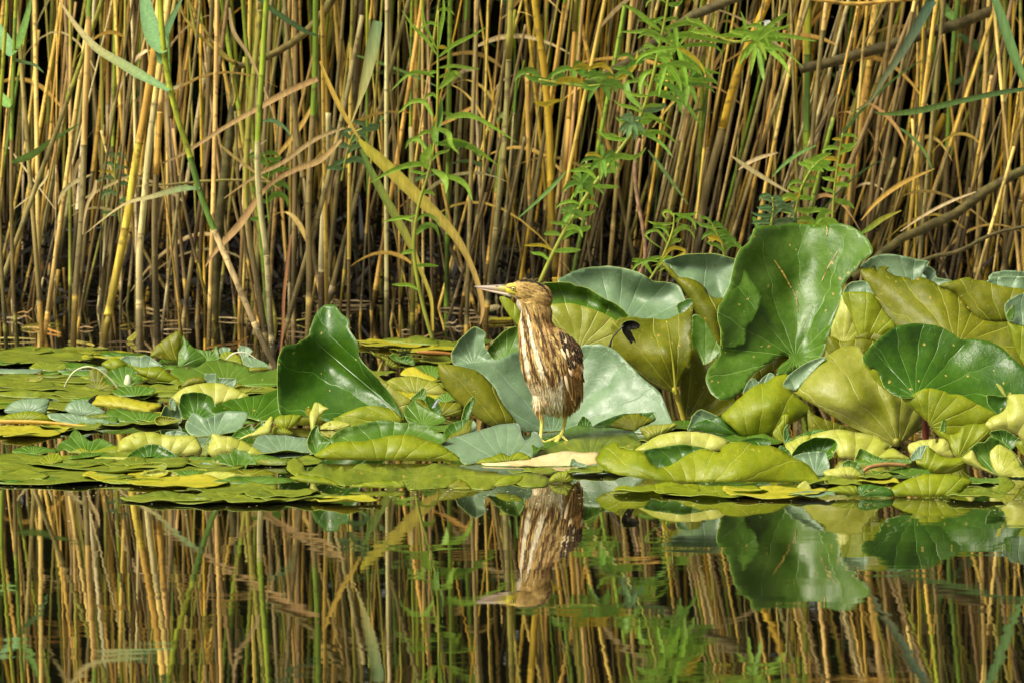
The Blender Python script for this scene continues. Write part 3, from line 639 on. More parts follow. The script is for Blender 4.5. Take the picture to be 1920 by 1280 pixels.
sprig('yellowing willow leaves spread behind the long branch', 9.9, [(1010, 150, 3), (1060, 158, 3), (1110, 162, 3), (1150, 150, 3), (1190, 115, 3), (1210, 95, 2)], [([(1100, 130), (1125, 122), (1140, 128), (1150, 140)], 5, WY_), ([(1150, 150), (1170, 140), (1190, 120), (1195, 95)], 7, WY_), ([(1000, 190), (1020, 196), (1040, 190), (1060, 188)], 5, WY_)],
      gen=20, glen=(35, 60), gw=(5, 7), col=WG2, seed=12, yellow=.15, foot=False, cluster=[(1125, 155, 9, 48, WG2), (1075, 130, 7, 40, WG2)])
sprig('fresh green willow tuft flecked with white down at upper right', 9.5, [(1330, 60, 3), (1370, 78, 3), (1410, 75, 3), (1430, 70, 2.5), (1445, 40, 2)], [([(1425, 80), (1450, 100), (1470, 120), (1482, 146)], 5), ([(1430, 68), (1460, 66), (1500, 72), (1532, 78)], 4), ([(1435, 60), (1455, 40), (1470, 30), (1482, 26)], 4), ([(1420, 80), (1400, 60), (1395, 40), (1388, 20)], 4), ([(1420, 85), (1440, 90), (1470, 95), (1507, 128)], 4), ([(1420, 90), (1425, 115), (1430, 140), (1432, 152)], 5, WG2)],
      gen=12, glen=(40, 70), gw=(3.5, 5.5), seed=15, tuft=(1440, 52, 14), foot=False, cluster=[(1420, 78, 14, 60, WG)])
sprig('young green sprig with narrow blades rising left of the pale lily leaf', 8.9, [(1215, 530, 3), (1235, 498, 3), (1250, 465, 3), (1262, 430, 2.5), (1264, 400, 1.5)], gen=14, glen=(40, 70), gw=(3.5, 5), seed=18, up=1.2, ydep=.04)
sprig('low sprig of small rounded green leaves behind the pale lily leaf', 9.0, [(1360, 500, 3), (1355, 460, 3), (1345, 440, 2.5), (1335, 420, 1.5)], gen=14, glen=(25, 50), gw=(4, 6), seed=22, col=WG2, ydep=.04)
sprig('sprig of fresh leaves standing above the tallest lily leaf', 9.0, [(1440, 450, 3), (1446, 420, 3), (1450, 395, 2.5), (1448, 370, 1.5)], gen=18, glen=(25, 60), gw=(4, 6), seed=25, col=WGR, ydep=.04, cluster=[(1420, 430, 8, 45, WG2)])
sprig('leaning sprig with oval leaves and orange ones right of the tallest leaf top', 9.2, [(1460, 470, 3), (1490, 400, 3), (1500, 360, 3), (1520, 320, 2.5), (1540, 300, 1.5)], [([(1515, 315), (1530, 300), (1545, 292), (1560, 288)], 6), ([(1500, 362), (1490, 370), (1480, 372), (1470, 378)], 7, WY_)], gen=16, glen=(25, 45), gw=(5, 7.5), seed=28, col=WG, ydep=.04, yellow=.05, cluster=[(1530, 420, 9, 48, WG)])
sprig('thin shaded green sprig right of the oval leaved sprig', 9.5, [(1560, 420, 2.5), (1565, 350, 2.5), (1572, 300, 2), (1580, 250, 1.5)], gen=14, glen=(25, 50), gw=(4, 6), seed=31, col=WG, ydep=.04)
sprig('small shaded sprig among the grey stems at far left', 10.2, [(225, 420, 2), (220, 360, 2), (215, 320, 2), (218, 290, 1.5)], gen=12, glen=(25, 45), gw=(4, 6), seed=34, col=WGR, ydep=.05)
sprig('dim green sprig among the stems right of the kinked reed', 10.1, [(505, 420, 2), (500, 360, 2), (505, 320, 2), (495, 290, 1.5)], gen=16, glen=(30, 55), gw=(4, 6), seed=37, col=WG2, ydep=.05)
sprig('blue green sprig peeping behind the yellow blade', 10.0, [(640, 340, 2), (650, 290, 2), (665, 250, 2), (690, 240, 1.5)], gen=12, glen=(30, 55), gw=(5, 7), seed=40, col=WGR, ydep=.05)
# ------------------------------------------------------------------ water lily leaves
from mathutils import noise as mnoise
def inside(poly, x, y):
    n = len(poly); c = np.zeros(x.shape, bool); j = n-1
    for i in range(n):
        xi, yi = poly[i]; xj, yj = poly[j]
        c ^= ((yi > y) != (yj > y)) & (x < (xj-xi)*(y-yi)/((yj-yi) or 1e-9)+xi); j = i
    return c
def bdist(poly, x, y):
    d = np.full(x.shape, 1e9); n = len(poly)
    for i in range(n):
        a = np.array(poly[i]); b = np.array(poly[(i+1) % n]); ab = b-a; L2 = max(ab@ab, 1e-9)
        t = np.clip(((x-a[0])*ab[0]+(y-a[1])*ab[1])/L2, 0, 1)
        d = np.minimum(d, np.hypot(x-a[0]-t*ab[0], y-a[1]-t*ab[1]))
    return d
def tps(ctrl):
    c = np.array(ctrl, float); n = len(c); s = 100.
    X = c[:, :2]/s
    r = np.hypot(X[:, None, 0]-X[None, :, 0], X[:, None, 1]-X[None, :, 1])
    K = np.where(r > 0, r*r*np.log(r+1e-12), 0)+np.eye(n)*.01
    Pm = np.c_[np.ones(n), X]; A = np.zeros((n+3, n+3)); A[:n, :n] = K; A[:n, n:] = Pm; A[n:, :n] = Pm.T
    w = np.linalg.solve(A+np.eye(n+3)*1e-9, np.r_[c[:, 2], 0, 0, 0])
    def f(x, y):
        q = np.stack([x, y], -1)/s; rr = np.hypot(q[:, None, 0]-X[None, :, 0], q[:, None, 1]-X[None, :, 1])
        U = np.where(rr > 0, rr*rr*np.log(rr+1e-12), 0)
        return U@w[:n]+w[n]+q@w[n+1:]
    return f
LEAF_N = [0]
LAST = [None]
def scar(root, pl, w, c, name='scar', lift=.0035, patch=None):
    sx, sy, sY = LAST[0] if patch is None else patch
    pp = catmull(pl, 5); pts = []; K = len(pp)
    for q in pp:
        i = np.argsort((sx-q[0])**2+(sy-q[1])**2)[:4]; pts.append(P(q[0], q[1], float(np.mean(sY[i]))-lift))
    mb = MB(); blade(mb, pts, [w*.001*(.25+math.sin(math.pi*(j+.5)/K)*.75) for j in range(K)], Vector(pts[-1])-Vector(pts[0])+Vector((.3, 0, .1)) if False else (1, 0, .35), .1, c); mb.build(name, M_DEBRIS if name == 'scar' else M_STEM, root)
def lily(label, yw, patches, lean=.4, petiole=None, pcol=(.40, .36, .05), cat='lily leaf', name='lily_leaf', thick=.0009, group=None, step=None):
    Y0 = WY(yw); seed = LEAF_N[0]*7.31; LEAF_N[0] += 1
    V = []; F = []; MI = []; VEC = []; mats = []
    allp = [p for q in patches for p in q[1]]
    cx = sum(p[0] for p in allp)/len(allp); cy = max(p[1] for p in allp)
    for k, q in enumerate(patches):
        mat, pts = q[0], q[1]; o = q[2] if len(q) > 2 else {}
        ol = catmull(pts, 5, True); r = random.Random(int(seed*13)+k)
        ol = [(p[0]+mnoise.noise((p[0]*.09, p[1]*.09, seed))*1.1, p[1]+mnoise.noise((p[0]*.09+9, p[1]*.09, seed))*1.1) for p in ol]
        clean = []
        for p in ol:
            if not clean or math.hypot(p[0]-clean[-1][0], p[1]-clean[-1][1]) > .8: clean.append(p)
        if math.hypot(clean[0][0]-clean[-1][0], clean[0][1]-clean[-1][1]) < .8: clean.pop()
        ol = clean
        xs = [p[0] for p in ol]; ys = [p[1] for p in ol]
        ext = max(max(xs)-min(xs), max(ys)-min(ys)); st = step or max(2.5, min(7, ext/26))
        gx, gy = np.meshgrid(np.arange(min(xs), max(xs), st), np.arange(min(ys), max(ys), st))
        gx[1::2] += st/2
        gx = gx.ravel(); gy = gy.ravel(); m = inside(ol, gx, gy); gx = gx[m]; gy = gy[m]
        if len(gx):
            m = bdist(ol, gx, gy) > st*.45; gx = gx[m]; gy = gy[m]
        n = len(ol); vs = [Vector(p) for p in ol]+[Vector(p) for p in zip(gx, gy)]
        res = delaunay_2d_cdt(vs, [(i, (i+1) % n) for i in range(n)], [], 0, 1e-4)
        rv = np.array([tuple(v) for v in res[0]]); tri = res[2]
        cen = np.array([rv[list(t)].mean(0) for t in tri]); ins = inside(ol, cen[:, 0], cen[:, 1])
        x, y = rv[:, 0], rv[:, 1]
        bd = bdist(ol, x, y); dm = max(bd.max(), 1e-6); tt = 1-(1-bd/dm)**2
        under = mat[0] == 'u'
        bulge = o.get('bulge', (-.55 if under else .7)*min(3.0, dm*.045))*1.0      # cm
        if under and abs(bulge) > 1: bulge *= .55
        d = bulge*tt
        if 'ctrl' in o: d = d+tps(o['ctrl'])(x, y)
        hx, hy = o.get('hub', (cx, cy))
        ang = np.arctan2(y-hy, x-hx); rad = np.hypot(x-hx, y-hy)
        d = d+o.get('pleat', .22)*(.6*np.sin(ang*9+seed)+.4*np.sin(ang*17+seed*2+rad*.02))*np.minimum(1, rad/120)
        wv = np.array([mnoise.noise((a*.018, b_*.018, seed)) for a, b_ in zip(x, y)])
        d = d+wv*o.get('wave', .8)*np.minimum(1, .3+bd/20)
        ln = o.get('lean', lean)
        Y = Y0+ln*(yw-y)*Y0/8000+(d+o.get('o', -.7*k))*.01
        base = len(V)
        if k == o.get('keep', 0): LAST[0] = (x, y, Y)
        for i in range(len(x)):
            p = P(x[i], y[i], Y[i]); V.append((p[0], p[1], max(p[2], .0015+.0004*k)))
            VEC.append(((x[i]-hx)*.1, (hy-y[i])*.1, seed))
        for t, ok in zip(tri, ins):
            if not ok: continue
            a, b_, c_ = t
            A = (x[b_]-x[a])*(y[c_]-y[a])-(x[c_]-x[a])*(y[b_]-y[a])
            if A > 0: a, b_ = b_, a          # face the camera side
            F.append((base+a, base+b_, base+c_)); MI.append(3*k)
        mats += [LM[mat], LM[o.get('back', OPP[mat])], RIM]
    og = (P(cx, cy, Y0)[0], Y0, 0)
    if petiole: root = empty(name, og); ob = mesh_obj('blade', V, F, mats, root, midx=MI, vec=VEC)
    else: ob = mesh_obj(name, V, F, mats, midx=MI, vec=VEC, org=og); root = ob
    so = ob.modifiers.new('thickness', 'SOLIDIFY'); so.thickness = thick; so.offset = -1
    so.material_offset = 1; so.material_offset_rim = 2
    tag(root, label, cat, group)
    if petiole:
        mb = MB(); pp = catmull([tuple(q)+(.02,) if len(q) == 3 else q for q in petiole], 5)
        pts = [P(q[0], q[1], Y0+(q[3] if len(q) > 3 else .02)) for q in pp]
        if pts[-1][2] > -.02 and name != 'leaf_scrap': pts.append((pts[-1][0], pts[-1][1], -.04))
        rr = [q[2]*Y0/8000 for q in pp]; rr += [rr[-1]]*(len(pts)-len(rr))
        tube(mb, pts, rr, 10, pcol); mb.build('petiole', M_STEM, root)
    return root
_padz = [0]
def pad(label, cx, cy, w, mat='fl', z=.002, notch=None, wav=.003, seed=1, curl=.004, aspect=1.0, name='lily_pad', group='flat pads floating on the pond'):
    """round floating pad lying on the water"""
    r = random.Random(seed*17+3); _padz[0] += 1; z = z+(_padz[0] % 7)*.0007
    c = W(cx, cy, z); Rm = w*c[1]/8000/2; na = r.uniform(0, 6.28) if notch is None else notch
    V = [(c[0], c[1], z)]; VEC = [(0, 0, seed*3.3)]; F = []; nr, ns = 12, 72
    ph = [r.uniform(0, 6.28) for _ in range(6)]
    for i in range(1, nr+1):
        t = i/nr
        for j in range(ns):
            a = 2*math.pi*j/ns; da = abs((a-na+math.pi) % (2*math.pi)-math.pi)
            edge = 1+.03*math.sin(3*a+ph[0])+.02*math.sin(7*a+ph[1])+.012*math.sin(17*a+ph[2])
            if da < .22: edge *= .25+.75*(da/.22)**.7
            rr = Rm*edge*t
            lift = t**5*(curl*max(0, math.sin(2*a+ph[3]))+curl*.8*max(0, math.sin(5*a+ph[4])))+wav*.35*mnoise.noise((rr*math.cos(a)*18, rr*math.sin(a)*18, seed))*t
            V.append((c[0]+rr*math.cos(a), c[1]+rr*math.sin(a)*aspect, z+max(lift, -z+.001)))
            VEC.append((rr*math.cos(a)*100, rr*math.sin(a)*100, seed*3.3))
    for j in range(ns): F.append((0, 1+j, 1+(j+1) % ns))
    for i in range(nr-1):
        for j in range(ns):
            a = 1+i*ns+j; b_ = 1+i*ns+(j+1) % ns; F.append((a, a+ns, b_+ns, b_))
    o = mesh_obj(name, V, F, [LM[mat], LM['ul' if mat != 'yl' else 'yl'], RIM], vec=VEC, org=(c[0], c[1], 0))
    so = o.modifiers.new('thickness', 'SOLIDIFY'); so.thickness = .0006; so.offset = 1; so.material_offset = 0; so.material_offset_rim = 2
    tag(o, label, 'lily pad', group); return o

# ---- tall cluster on the right, back to front
lily('ragged glaucous lily leaf furthest back at the right edge', 775, [('gl', [(1855, 525), (1862, 512), (1890, 507), (1925, 510), (1960, 512), (1960, 545), (1920, 543), (1885, 538)])])
lily('olive lily leaf with bluish rim, right of the large torn veined leaf', 792, [('gl', [(1848, 529), (1862, 522), (1890, 518), (1920, 519), (1955, 521), (1955, 548), (1920, 545), (1885, 540), (1860, 533)], {'o': .5}),
   ('uo', [(1763, 535), (1784, 527), (1800, 523), (1818, 520), (1828, 525), (1847, 526), (1857, 531), (1885, 538), (1920, 543), (1955, 560), (1950, 600), (1903, 600), (1885, 603), (1865, 604), (1834, 598), (1818, 580), (1798, 557), (1780, 545)], {'hub': (1890, 640)})])
lily('pale blue green lily leaf with a ragged rim behind the torn veined leaf', 790, [('gl', [(1613, 500), (1625, 490), (1637, 482), (1658, 477), (1692, 480), (1719, 486), (1741, 490), (1738, 499), (1730, 513), (1737, 520), (1729, 540), (1700, 560), (1650, 540), (1620, 520)]),
   ('gl', [(1729, 502), (1743, 500), (1753, 507), (1757, 520), (1775, 523), (1786, 528), (1763, 536), (1750, 545), (1728, 530)], {'o': 1.2})])
lily('large torn olive lily leaf showing a net of pale veins', 806, [('uo', [(1613, 502), (1628, 503), (1640, 499), (1645, 507), (1650, 500), (1667, 501), (1663, 508), (1680, 517), (1705, 521), (1708, 526), (1713, 525), (1725, 520), (1745, 526), (1763, 537), (1766, 541), (1780, 545), (1800, 557), (1815, 578), (1830, 593), (1845, 600), (1870, 604), (1895, 604), (1930, 620), (1950, 720), (1900, 720), (1850, 690), (1800, 680), (1720, 660), (1680, 625), (1650, 575), (1630, 540), (1615, 515)],
   {'hub': (1795, 648), 'ctrl': [(1613, 502, 4), (1700, 520, 3), (1800, 557, 0), (1930, 620, -3), (1720, 640, -2), (1640, 560, 3), (1760, 590, -3)], 'bulge': -1})])
lily('pale yellow lily underside wedged right of the tallest leaf', 802, [('uy', [(1553, 629), (1560, 610), (1566, 592), (1574, 570), (1580, 553), (1600, 580), (1611, 627), (1605, 640), (1580, 646), (1562, 642)])])
lily('yellow green folded lily leaf with bluish rim between the tallest and the torn leaf', 808, [('gl', [(1580, 552), (1590, 533), (1607, 527), (1624, 528), (1633, 540), (1638, 556), (1617, 552), (1589, 553)], {'o': .5}),
   ('ul', [(1580, 551), (1589, 548), (1617, 547), (1636, 552), (1658, 582), (1682, 615), (1665, 625), (1654, 632), (1629, 628), (1611, 632), (1595, 590), (1583, 567)], {'hub': (1620, 650)})])
lily('wavy dark olive lily leaf low between the tallest leaf and the khaki one', 815, [('uo', [(1545, 690), (1549, 650), (1551, 634), (1560, 631), (1580, 640), (1607, 635), (1629, 637), (1642, 643), (1650, 665), (1610, 690), (1570, 700)], {'hub': (1600, 720)}),
    ('uo', [(1602, 634), (1615, 625), (1635, 623), (1655, 628), (1650, 640), (1629, 638)], {'o': .8})])
lily('curled blue green lily leaf cut by the frame edge above the dark bowl leaf', 815, [('gl', [(1884, 577), (1888, 567), (1895, 560), (1920, 549), (1955, 545), (1960, 600), (1940, 612), (1920, 611), (1905, 608), (1889, 600)]),
    ('ul', [(1889, 602), (1905, 609), (1925, 612), (1955, 606), (1955, 700), (1925, 690), (1905, 655), (1894, 625)]), ('md', [(1887, 590), (1895, 577), (1901, 572), (1902, 590), (1898, 600), (1890, 598)])])
lily('big pale green lily leaf with a dark crease left of the willow foot', 745, [('gl', [(1047, 527), (1059, 517), (1078, 508), (1100, 502), (1125, 500), (1150, 500), (1172, 504), (1192, 509), (1209, 518), (1225, 527), (1244, 529), (1259, 531), (1270, 534), (1278, 545), (1284, 561), (1290, 580), (1280, 605), (1253, 612), (1211, 605), (1169, 595), (1110, 575), (1060, 555)],
   {'hub': (1160, 620), 'ctrl': [(1047, 527, 2), (1125, 500, 6), (1209, 518, 3), (1195, 560, 8), (1270, 534, 4), (1169, 595, 0), (1253, 612, -1), (1100, 560, 3)], 'wave': 1.2})])
lily('glossy mid green lily leaf directly behind the bittern head, khaki underside rolled below', 768, [('md', [(1000, 540), (1009, 533), (1023, 531), (1047, 529), (1066, 530), (1081, 536), (1100, 540), (1109, 545), (1128, 557), (1148, 567), (1164, 577), (1175, 588), (1185, 600), (1170, 610), (1140, 600), (1094, 585), (1036, 580), (1005, 570)], {'bulge': 2.5}),
   ('uk', [(1025, 580), (1034, 571), (1050, 569), (1067, 569), (1094, 574), (1119, 582), (1140, 592), (1157, 603), (1165, 620), (1162, 660), (1145, 675), (1110, 660), (1060, 660), (1030, 640)], {'hub': (1086, 655)})])
lily('narrow green lily leaf under the bill at the throat of the bittern', 770, [('ul', [(936, 558), (945, 556), (958, 562), (970, 575), (985, 600), (985, 620), (972, 612), (955, 592), (943, 574)])])
lily('pale lily leaf cup with a deep olive underside left of the tallest leaf', 768, [('gl', [(1243, 489), (1255, 485), (1277, 479), (1307, 476), (1342, 477), (1369, 484), (1381, 489), (1376, 514), (1368, 542), (1356, 563), (1342, 560), (1329, 552), (1323, 541), (1307, 528), (1290, 522), (1272, 519), (1261, 506), (1250, 497)], {'o': .5, 'bulge': 3}),
   ('uo', [(1240, 494), (1250, 496), (1261, 505), (1272, 518), (1290, 521), (1307, 527), (1323, 540), (1329, 551), (1342, 559), (1357, 562), (1356, 600), (1356, 660), (1348, 652), (1335, 638), (1310, 598), (1290, 560), (1270, 530), (1255, 515)], {'hub': (1370, 680), 'bulge': -3})])
lily('dark green glossy lily leaf in shade between two olive undersides', 775, [('md', [(1300, 590), (1320, 600), (1340, 635), (1352, 655), (1345, 670), (1318, 690), (1300, 665), (1296, 620)])])
lily('fluted dark olive lily leaf in shade beside the yellow petiole', 783, [('uo', [(1280, 690), (1297, 651), (1310, 665), (1319, 683), (1330, 679), (1345, 672), (1360, 690), (1370, 720), (1380, 748), (1375, 765), (1350, 778), (1310, 786), (1286, 784), (1275, 760)], {'hub': (1286, 800), 'pleat': .9})])
lf5 = lily('olive lily leaf seen from below with a strong pale midrib, black scrap stuck on it', 789, [('uo', [(1145, 610), (1154, 603), (1162, 597), (1184, 594), (1194, 595), (1206, 598), (1222, 597), (1250, 599), (1266, 592), (1281, 586), (1293, 577), (1299, 567), (1299, 584), (1296, 619), (1297, 651), (1293, 690), (1281, 702), (1273, 721), (1270, 738), (1264, 736), (1234, 726), (1194, 700), (1160, 680), (1152, 655), (1148, 630)],
   {'hub': (1268, 738), 'ctrl': [(1145, 610, -1), (1250, 599, 2), (1299, 567, -4), (1268, 736, 0), (1194, 697, 1), (1297, 640, -3), (1240, 660, -3)], 'pleat': .3}),
   ('dk', [(1269, 571), (1281, 563), (1293, 560), (1300, 565), (1297, 575), (1285, 586), (1275, 589), (1270, 580)], {'o': 1})], petiole=[(1266, 730, 6.5, -.02), (1270, 745, 5.5), (1275, 762, 4.8), (1282, 788, 4.8)], pcol=(.42, .36, .03))
mb = MB(); tube(mb, [P(q[0], q[1], WY(789)-.028+.0*q[1]) for q in catmull([(1250, 602), (1256, 635), (1262, 680), (1266, 722), (1268, 740)], 5)], [.0012+.0018*i/20 for i in range(21)], 8, (.36, .36, .03)); mb.build('midrib', M_STEM, lf5)
lily('black rotten leaf scrap stuck to the olive lily underside', 800, [('bl', [(1167, 607), (1174, 602), (1188, 601), (1195, 604), (1200, 609), (1198, 615), (1191, 618), (1182, 619), (1186, 626), (1189, 634), (1192, 643), (1187, 640), (1184, 644), (1178, 638), (1173, 632), (1167, 622), (1166, 614)], {'lean': .25})], cat='leaf scrap', name='leaf_scrap', petiole=[(1170, 610, 1.2, 0), (1158, 622, 1.3, 0), (1148, 635, 1.3, 0), (1143, 650, 2.8, 0)], pcol=(.02, .02, .02))
tall = lily('tallest lily leaf, big glossy green funnel standing above all the others', 798, [
   ('md', [(1417, 427), (1439, 422), (1456, 424), (1482, 419), (1509, 420), (1535, 426), (1548, 421), (1550, 433), (1552, 420), (1579, 420), (1601, 427), (1620, 441), (1632, 457), (1636, 470), (1630, 481), (1614, 492), (1605, 507), (1590, 522), (1581, 540), (1579, 562), (1570, 584), (1561, 606), (1552, 636), (1546, 656), (1538, 672), (1515, 690), (1496, 688), (1479, 701), (1456, 702), (1464, 684), (1480, 670), (1470, 666), (1454, 671), (1439, 682), (1414, 699), (1404, 710), (1398, 727), (1386, 738), (1373, 746), (1357, 750), (1345, 746), (1332, 734), (1325, 718), (1324, 705), (1329, 690), (1340, 677), (1350, 665), (1350, 649), (1352, 632), (1351, 619), (1346, 597), (1347, 575), (1355, 562), (1366, 540), (1371, 522), (1377, 494), (1386, 470), (1401, 457), (1410, 441)],
   {'hub': (1490, 670), 'bulge': .8, 'pleat': .5, 'wave': 1.0, 'ctrl': [(1417, 427, -1), (1482, 419, 5), (1509, 420, 6), (1579, 420, 2), (1636, 470, -4), (1590, 522, -2), (1552, 636, -3), (1490, 668, 0), (1505, 560, 4), (1430, 560, 0), (1377, 494, -4), (1347, 590, -8), (1352, 650, -8), (1325, 718, -13), (1357, 750, -15), (1404, 710, -9), (1450, 675, -4), (1400, 640, -5), (1370, 700, -9)]}),
   ('md', [(1372, 520), (1378, 500), (1395, 505), (1412, 530), (1428, 553), (1424, 575), (1415, 598), (1402, 618), (1398, 645), (1385, 650), (1360, 655), (1352, 640), (1352, 619), (1346, 597), (1347, 575), (1355, 562), (1366, 540)],
   {'hub': (1490, 670), 'o': -.8, 'bulge': .5, 'ctrl': [(1372, 520, -3), (1347, 590, -8), (1352, 645, -8), (1398, 645, -4.5), (1428, 553, -2), (1400, 580, -4)]}),
   ('uo', [(1405, 712), (1414, 700), (1439, 683), (1454, 672), (1470, 667), (1482, 669), (1470, 680), (1455, 692), (1430, 705), (1410, 716)], {'o': .8})], lean=.35)
scar(tall, [(1452, 488), (1462, 503), (1470, 515), (1479, 532), (1484, 541)], 1.8, (.42, .30, .05))
scar(tall, [(1484, 540), (1490, 552), (1494, 562), (1495, 585)], 1.0, (.20, .12, .04))
scar(tall, [(1571, 470), (1560, 488), (1549, 508), (1541, 527)], 1.3, (.42, .30, .16))
scar(tall, [(1549, 424), (1551, 432), (1550, 441)], 1.4, (.36, .27, .08))
lily('bluish little lily leaf tucked between the tallest leaf and the lime folded leaf', 812, [('gl', [(1394, 738), (1397, 725), (1406, 711), (1416, 709), (1423, 715), (1433, 704), (1444, 698), (1452, 705), (1440, 720), (1415, 730), (1402, 745)])])
lily('lime folded lily leaf with upright pale veins in front of the tallest leaf', 822, [
   ('gl', [(1289, 805), (1294, 791), (1298, 779), (1312, 767), (1326, 771), (1347, 783), (1335, 795), (1307, 800), (1296, 806)], {'o': 1.5}),
   ('dk', [(1295, 804), (1307, 792), (1329, 785), (1355, 781), (1378, 800), (1400, 818), (1361, 818), (1329, 812)], {'bulge': -.5, 'o': -.3}),
   ('ul', [(1353, 781), (1361, 771), (1376, 755), (1392, 740), (1407, 727), (1423, 719), (1437, 716), (1451, 705), (1464, 702), (1478, 702), (1477, 712), (1471, 720), (1476, 727), (1498, 746), (1521, 765), (1517, 775), (1486, 793), (1454, 813), (1423, 820), (1396, 819), (1375, 803)], {'hub': (1420, 870), 'ctrl': [(1353, 781, 0), (1423, 719, 2), (1478, 702, 3), (1520, 765, 1), (1423, 818, 0), (1395, 816, -1), (1440, 760, -3)]})])
lily('big khaki lily leaf with pleated veins and a bluish folded lip', 840, [
   ('gl', [(1468, 721), (1475, 708), (1482, 700), (1511, 680), (1543, 669), (1549, 672), (1535, 685), (1521, 700), (1500, 724), (1491, 731), (1478, 727)], {'o': .6}),
   ('uk', [(1466, 722), (1480, 728), (1495, 728), (1505, 715), (1521, 698), (1547, 671), (1572, 653), (1596, 647), (1612, 650), (1620, 663), (1627, 680), (1653, 720), (1677, 742), (1715, 755), (1735, 785), (1732, 801), (1712, 815), (1694, 828), (1680, 836), (1662, 828), (1645, 820), (1592, 798), (1531, 762), (1495, 740)], {'hub': (1684, 836), 'pleat': .8, 'ctrl': [(1466, 722, 3), (1596, 647, 5), (1650, 718, 0), (1730, 790, 3), (1684, 834, 0), (1592, 797, -1), (1570, 730, -2)]})],
   petiole=[(1680, 826, 6, -.01), (1686, 834, 6), (1694, 845, 4.5)], pcol=(.30, .28, .03))
lily('olive lily leaf in shade under the khaki one', 826, [('uo', [(1515, 768), (1530, 778), (1560, 790), (1590, 800), (1640, 825), (1600, 830), (1540, 826), (1518, 815)])])
bowl = lily('dark green bowl shaped lily leaf with yellow flecks on a red stalk', 852, [
   ('dk', [(1617, 673), (1623, 661), (1639, 643), (1662, 624), (1682, 612), (1712, 606), (1739, 608), (1763, 612), (1784, 624), (1804, 636), (1824, 635), (1855, 640), (1877, 651), (1897, 669), (1920, 690), (1955, 715), (1960, 770), (1925, 800), (1868, 790), (1839, 775), (1800, 755), (1768, 745), (1742, 740), (1714, 745), (1701, 746), (1686, 744), (1667, 733), (1657, 724), (1651, 708), (1645, 696), (1628, 688)],
   {'hub': (1716, 745), 'bulge': 1.0, 'ctrl': [(1617, 673, -3), (1712, 606, 6), (1800, 635, 7), (1900, 670, 5), (1955, 740, 2), (1868, 785, -3), (1742, 738, -4), (1686, 744, -5), (1780, 690, 5), (1690, 680, 2)]}),
   ('ul', [(1692, 747), (1701, 744), (1714, 738), (1729, 729), (1742, 727), (1768, 732), (1781, 738), (1800, 739), (1820, 749), (1839, 760), (1870, 778), (1856, 792), (1845, 806), (1800, 822), (1765, 822), (1738, 790), (1715, 770)], {'hub': (1740, 800), 'o': -4.5, 'bulge': -1.5}),
   ('ul', [(1616, 676), (1628, 687), (1645, 695), (1651, 708), (1658, 726), (1668, 735), (1650, 722), (1630, 700)], {'o': -3})],
   petiole=[(1736, 760, 6, .03), (1734, 790, 6, .03), (1735, 810, 6.2, .03), (1736, 832, 6.4, .03)], pcol=(.17, .035, .012), lean=.3)
scar(bpy.context.scene.objects[-1] if False else bowl, [(1714, 740), (1698, 722), (1678, 700), (1652, 672), (1634, 652)], .8, (.06, .14, .02), 'midrib')
# ---- right foreground tangle
lily('yellow spotted pale lily underside rising at the lower right edge', 868, [
  ('uy', [(1889, 741), (1909, 738), (1925, 738), (1955, 735), (1955, 860), (1935, 850), (1914, 822), (1898, 810), (1878, 808), (1859, 809), (1848, 796), (1853, 786), (1868, 777), (1882, 769), (1888, 755)], {'bulge': -2.5}),
  ('dk', [(1851, 746), (1853, 739), (1873, 742), (1887, 745), (1890, 756), (1882, 768), (1873, 776), (1862, 768), (1853, 758)], {'o': 1}), ('uy', [(1868, 719), (1876, 722), (1882, 731), (1888, 744), (1883, 742), (1874, 730)], {'o': -.5})], lean=.4)
lily('wavy lime lily leaf standing right of the red stalk', 866, [('md', [(1762, 806), (1766, 790), (1768, 786), (1774, 788), (1774, 802), (1772, 812), (1763, 811)], {'o': .8}),
  ('ul', [(1763, 809), (1772, 810), (1784, 814), (1797, 809), (1805, 799), (1819, 794), (1840, 794), (1850, 796), (1859, 810), (1853, 818), (1840, 828), (1819, 841), (1806, 858), (1790, 857), (1783, 844), (1779, 828), (1770, 820)], {'pleat': .7, 'bulge': -1.5})], lean=.5)
lily('dark green lily leaf lobe rising between two spotted undersides', 872, [('dk', [(1856, 810), (1869, 806), (1883, 806), (1900, 814), (1914, 824), (1906, 834), (1894, 842), (1878, 836), (1863, 822)])])
lily('pale yellow cracked lily leaf below the red stalk', 868, [('uy', [(1703, 834), (1718, 826), (1742, 823), (1754, 823), (1757, 830), (1761, 822), (1770, 822), (1779, 829), (1784, 843), (1789, 858), (1760, 856), (1725, 856), (1708, 852)], {'bulge': -1})], lean=.7)
lily('small yellow lily leaf half hidden at the lower right edge', 884, [('ul', [(1902, 829), (1920, 825), (1955, 826), (1955, 880), (1922, 856), (1912, 846)])])
lily('twisted lily leaf, dark green and bluish with two yellow spotted folds', 893, [
  ('md', [(1804, 857), (1810, 850), (1821, 839), (1833, 829), (1846, 828), (1856, 818), (1866, 821), (1878, 826), (1891, 837), (1911, 860), (1922, 884), (1925, 910), (1904, 904), (1871, 891), (1847, 880), (1815, 869)], {'bulge': 1.5, 'hub': (1871, 893)}),
  ('uy', [(1805, 858), (1813, 849), (1822, 843), (1829, 849), (1835, 863), (1847, 876), (1869, 890), (1845, 881), (1815, 869)], {'o': -1.2, 'bulge': -1}),
  ('uy', [(1856, 847), (1865, 838), (1873, 833), (1890, 840), (1902, 850), (1911, 863), (1921, 880), (1955, 905), (1955, 935), (1920, 914), (1897, 900), (1872, 890), (1859, 871)], {'o': -1.8, 'bulge': -1.5, 'hub': (1872, 892)})], lean=.6)
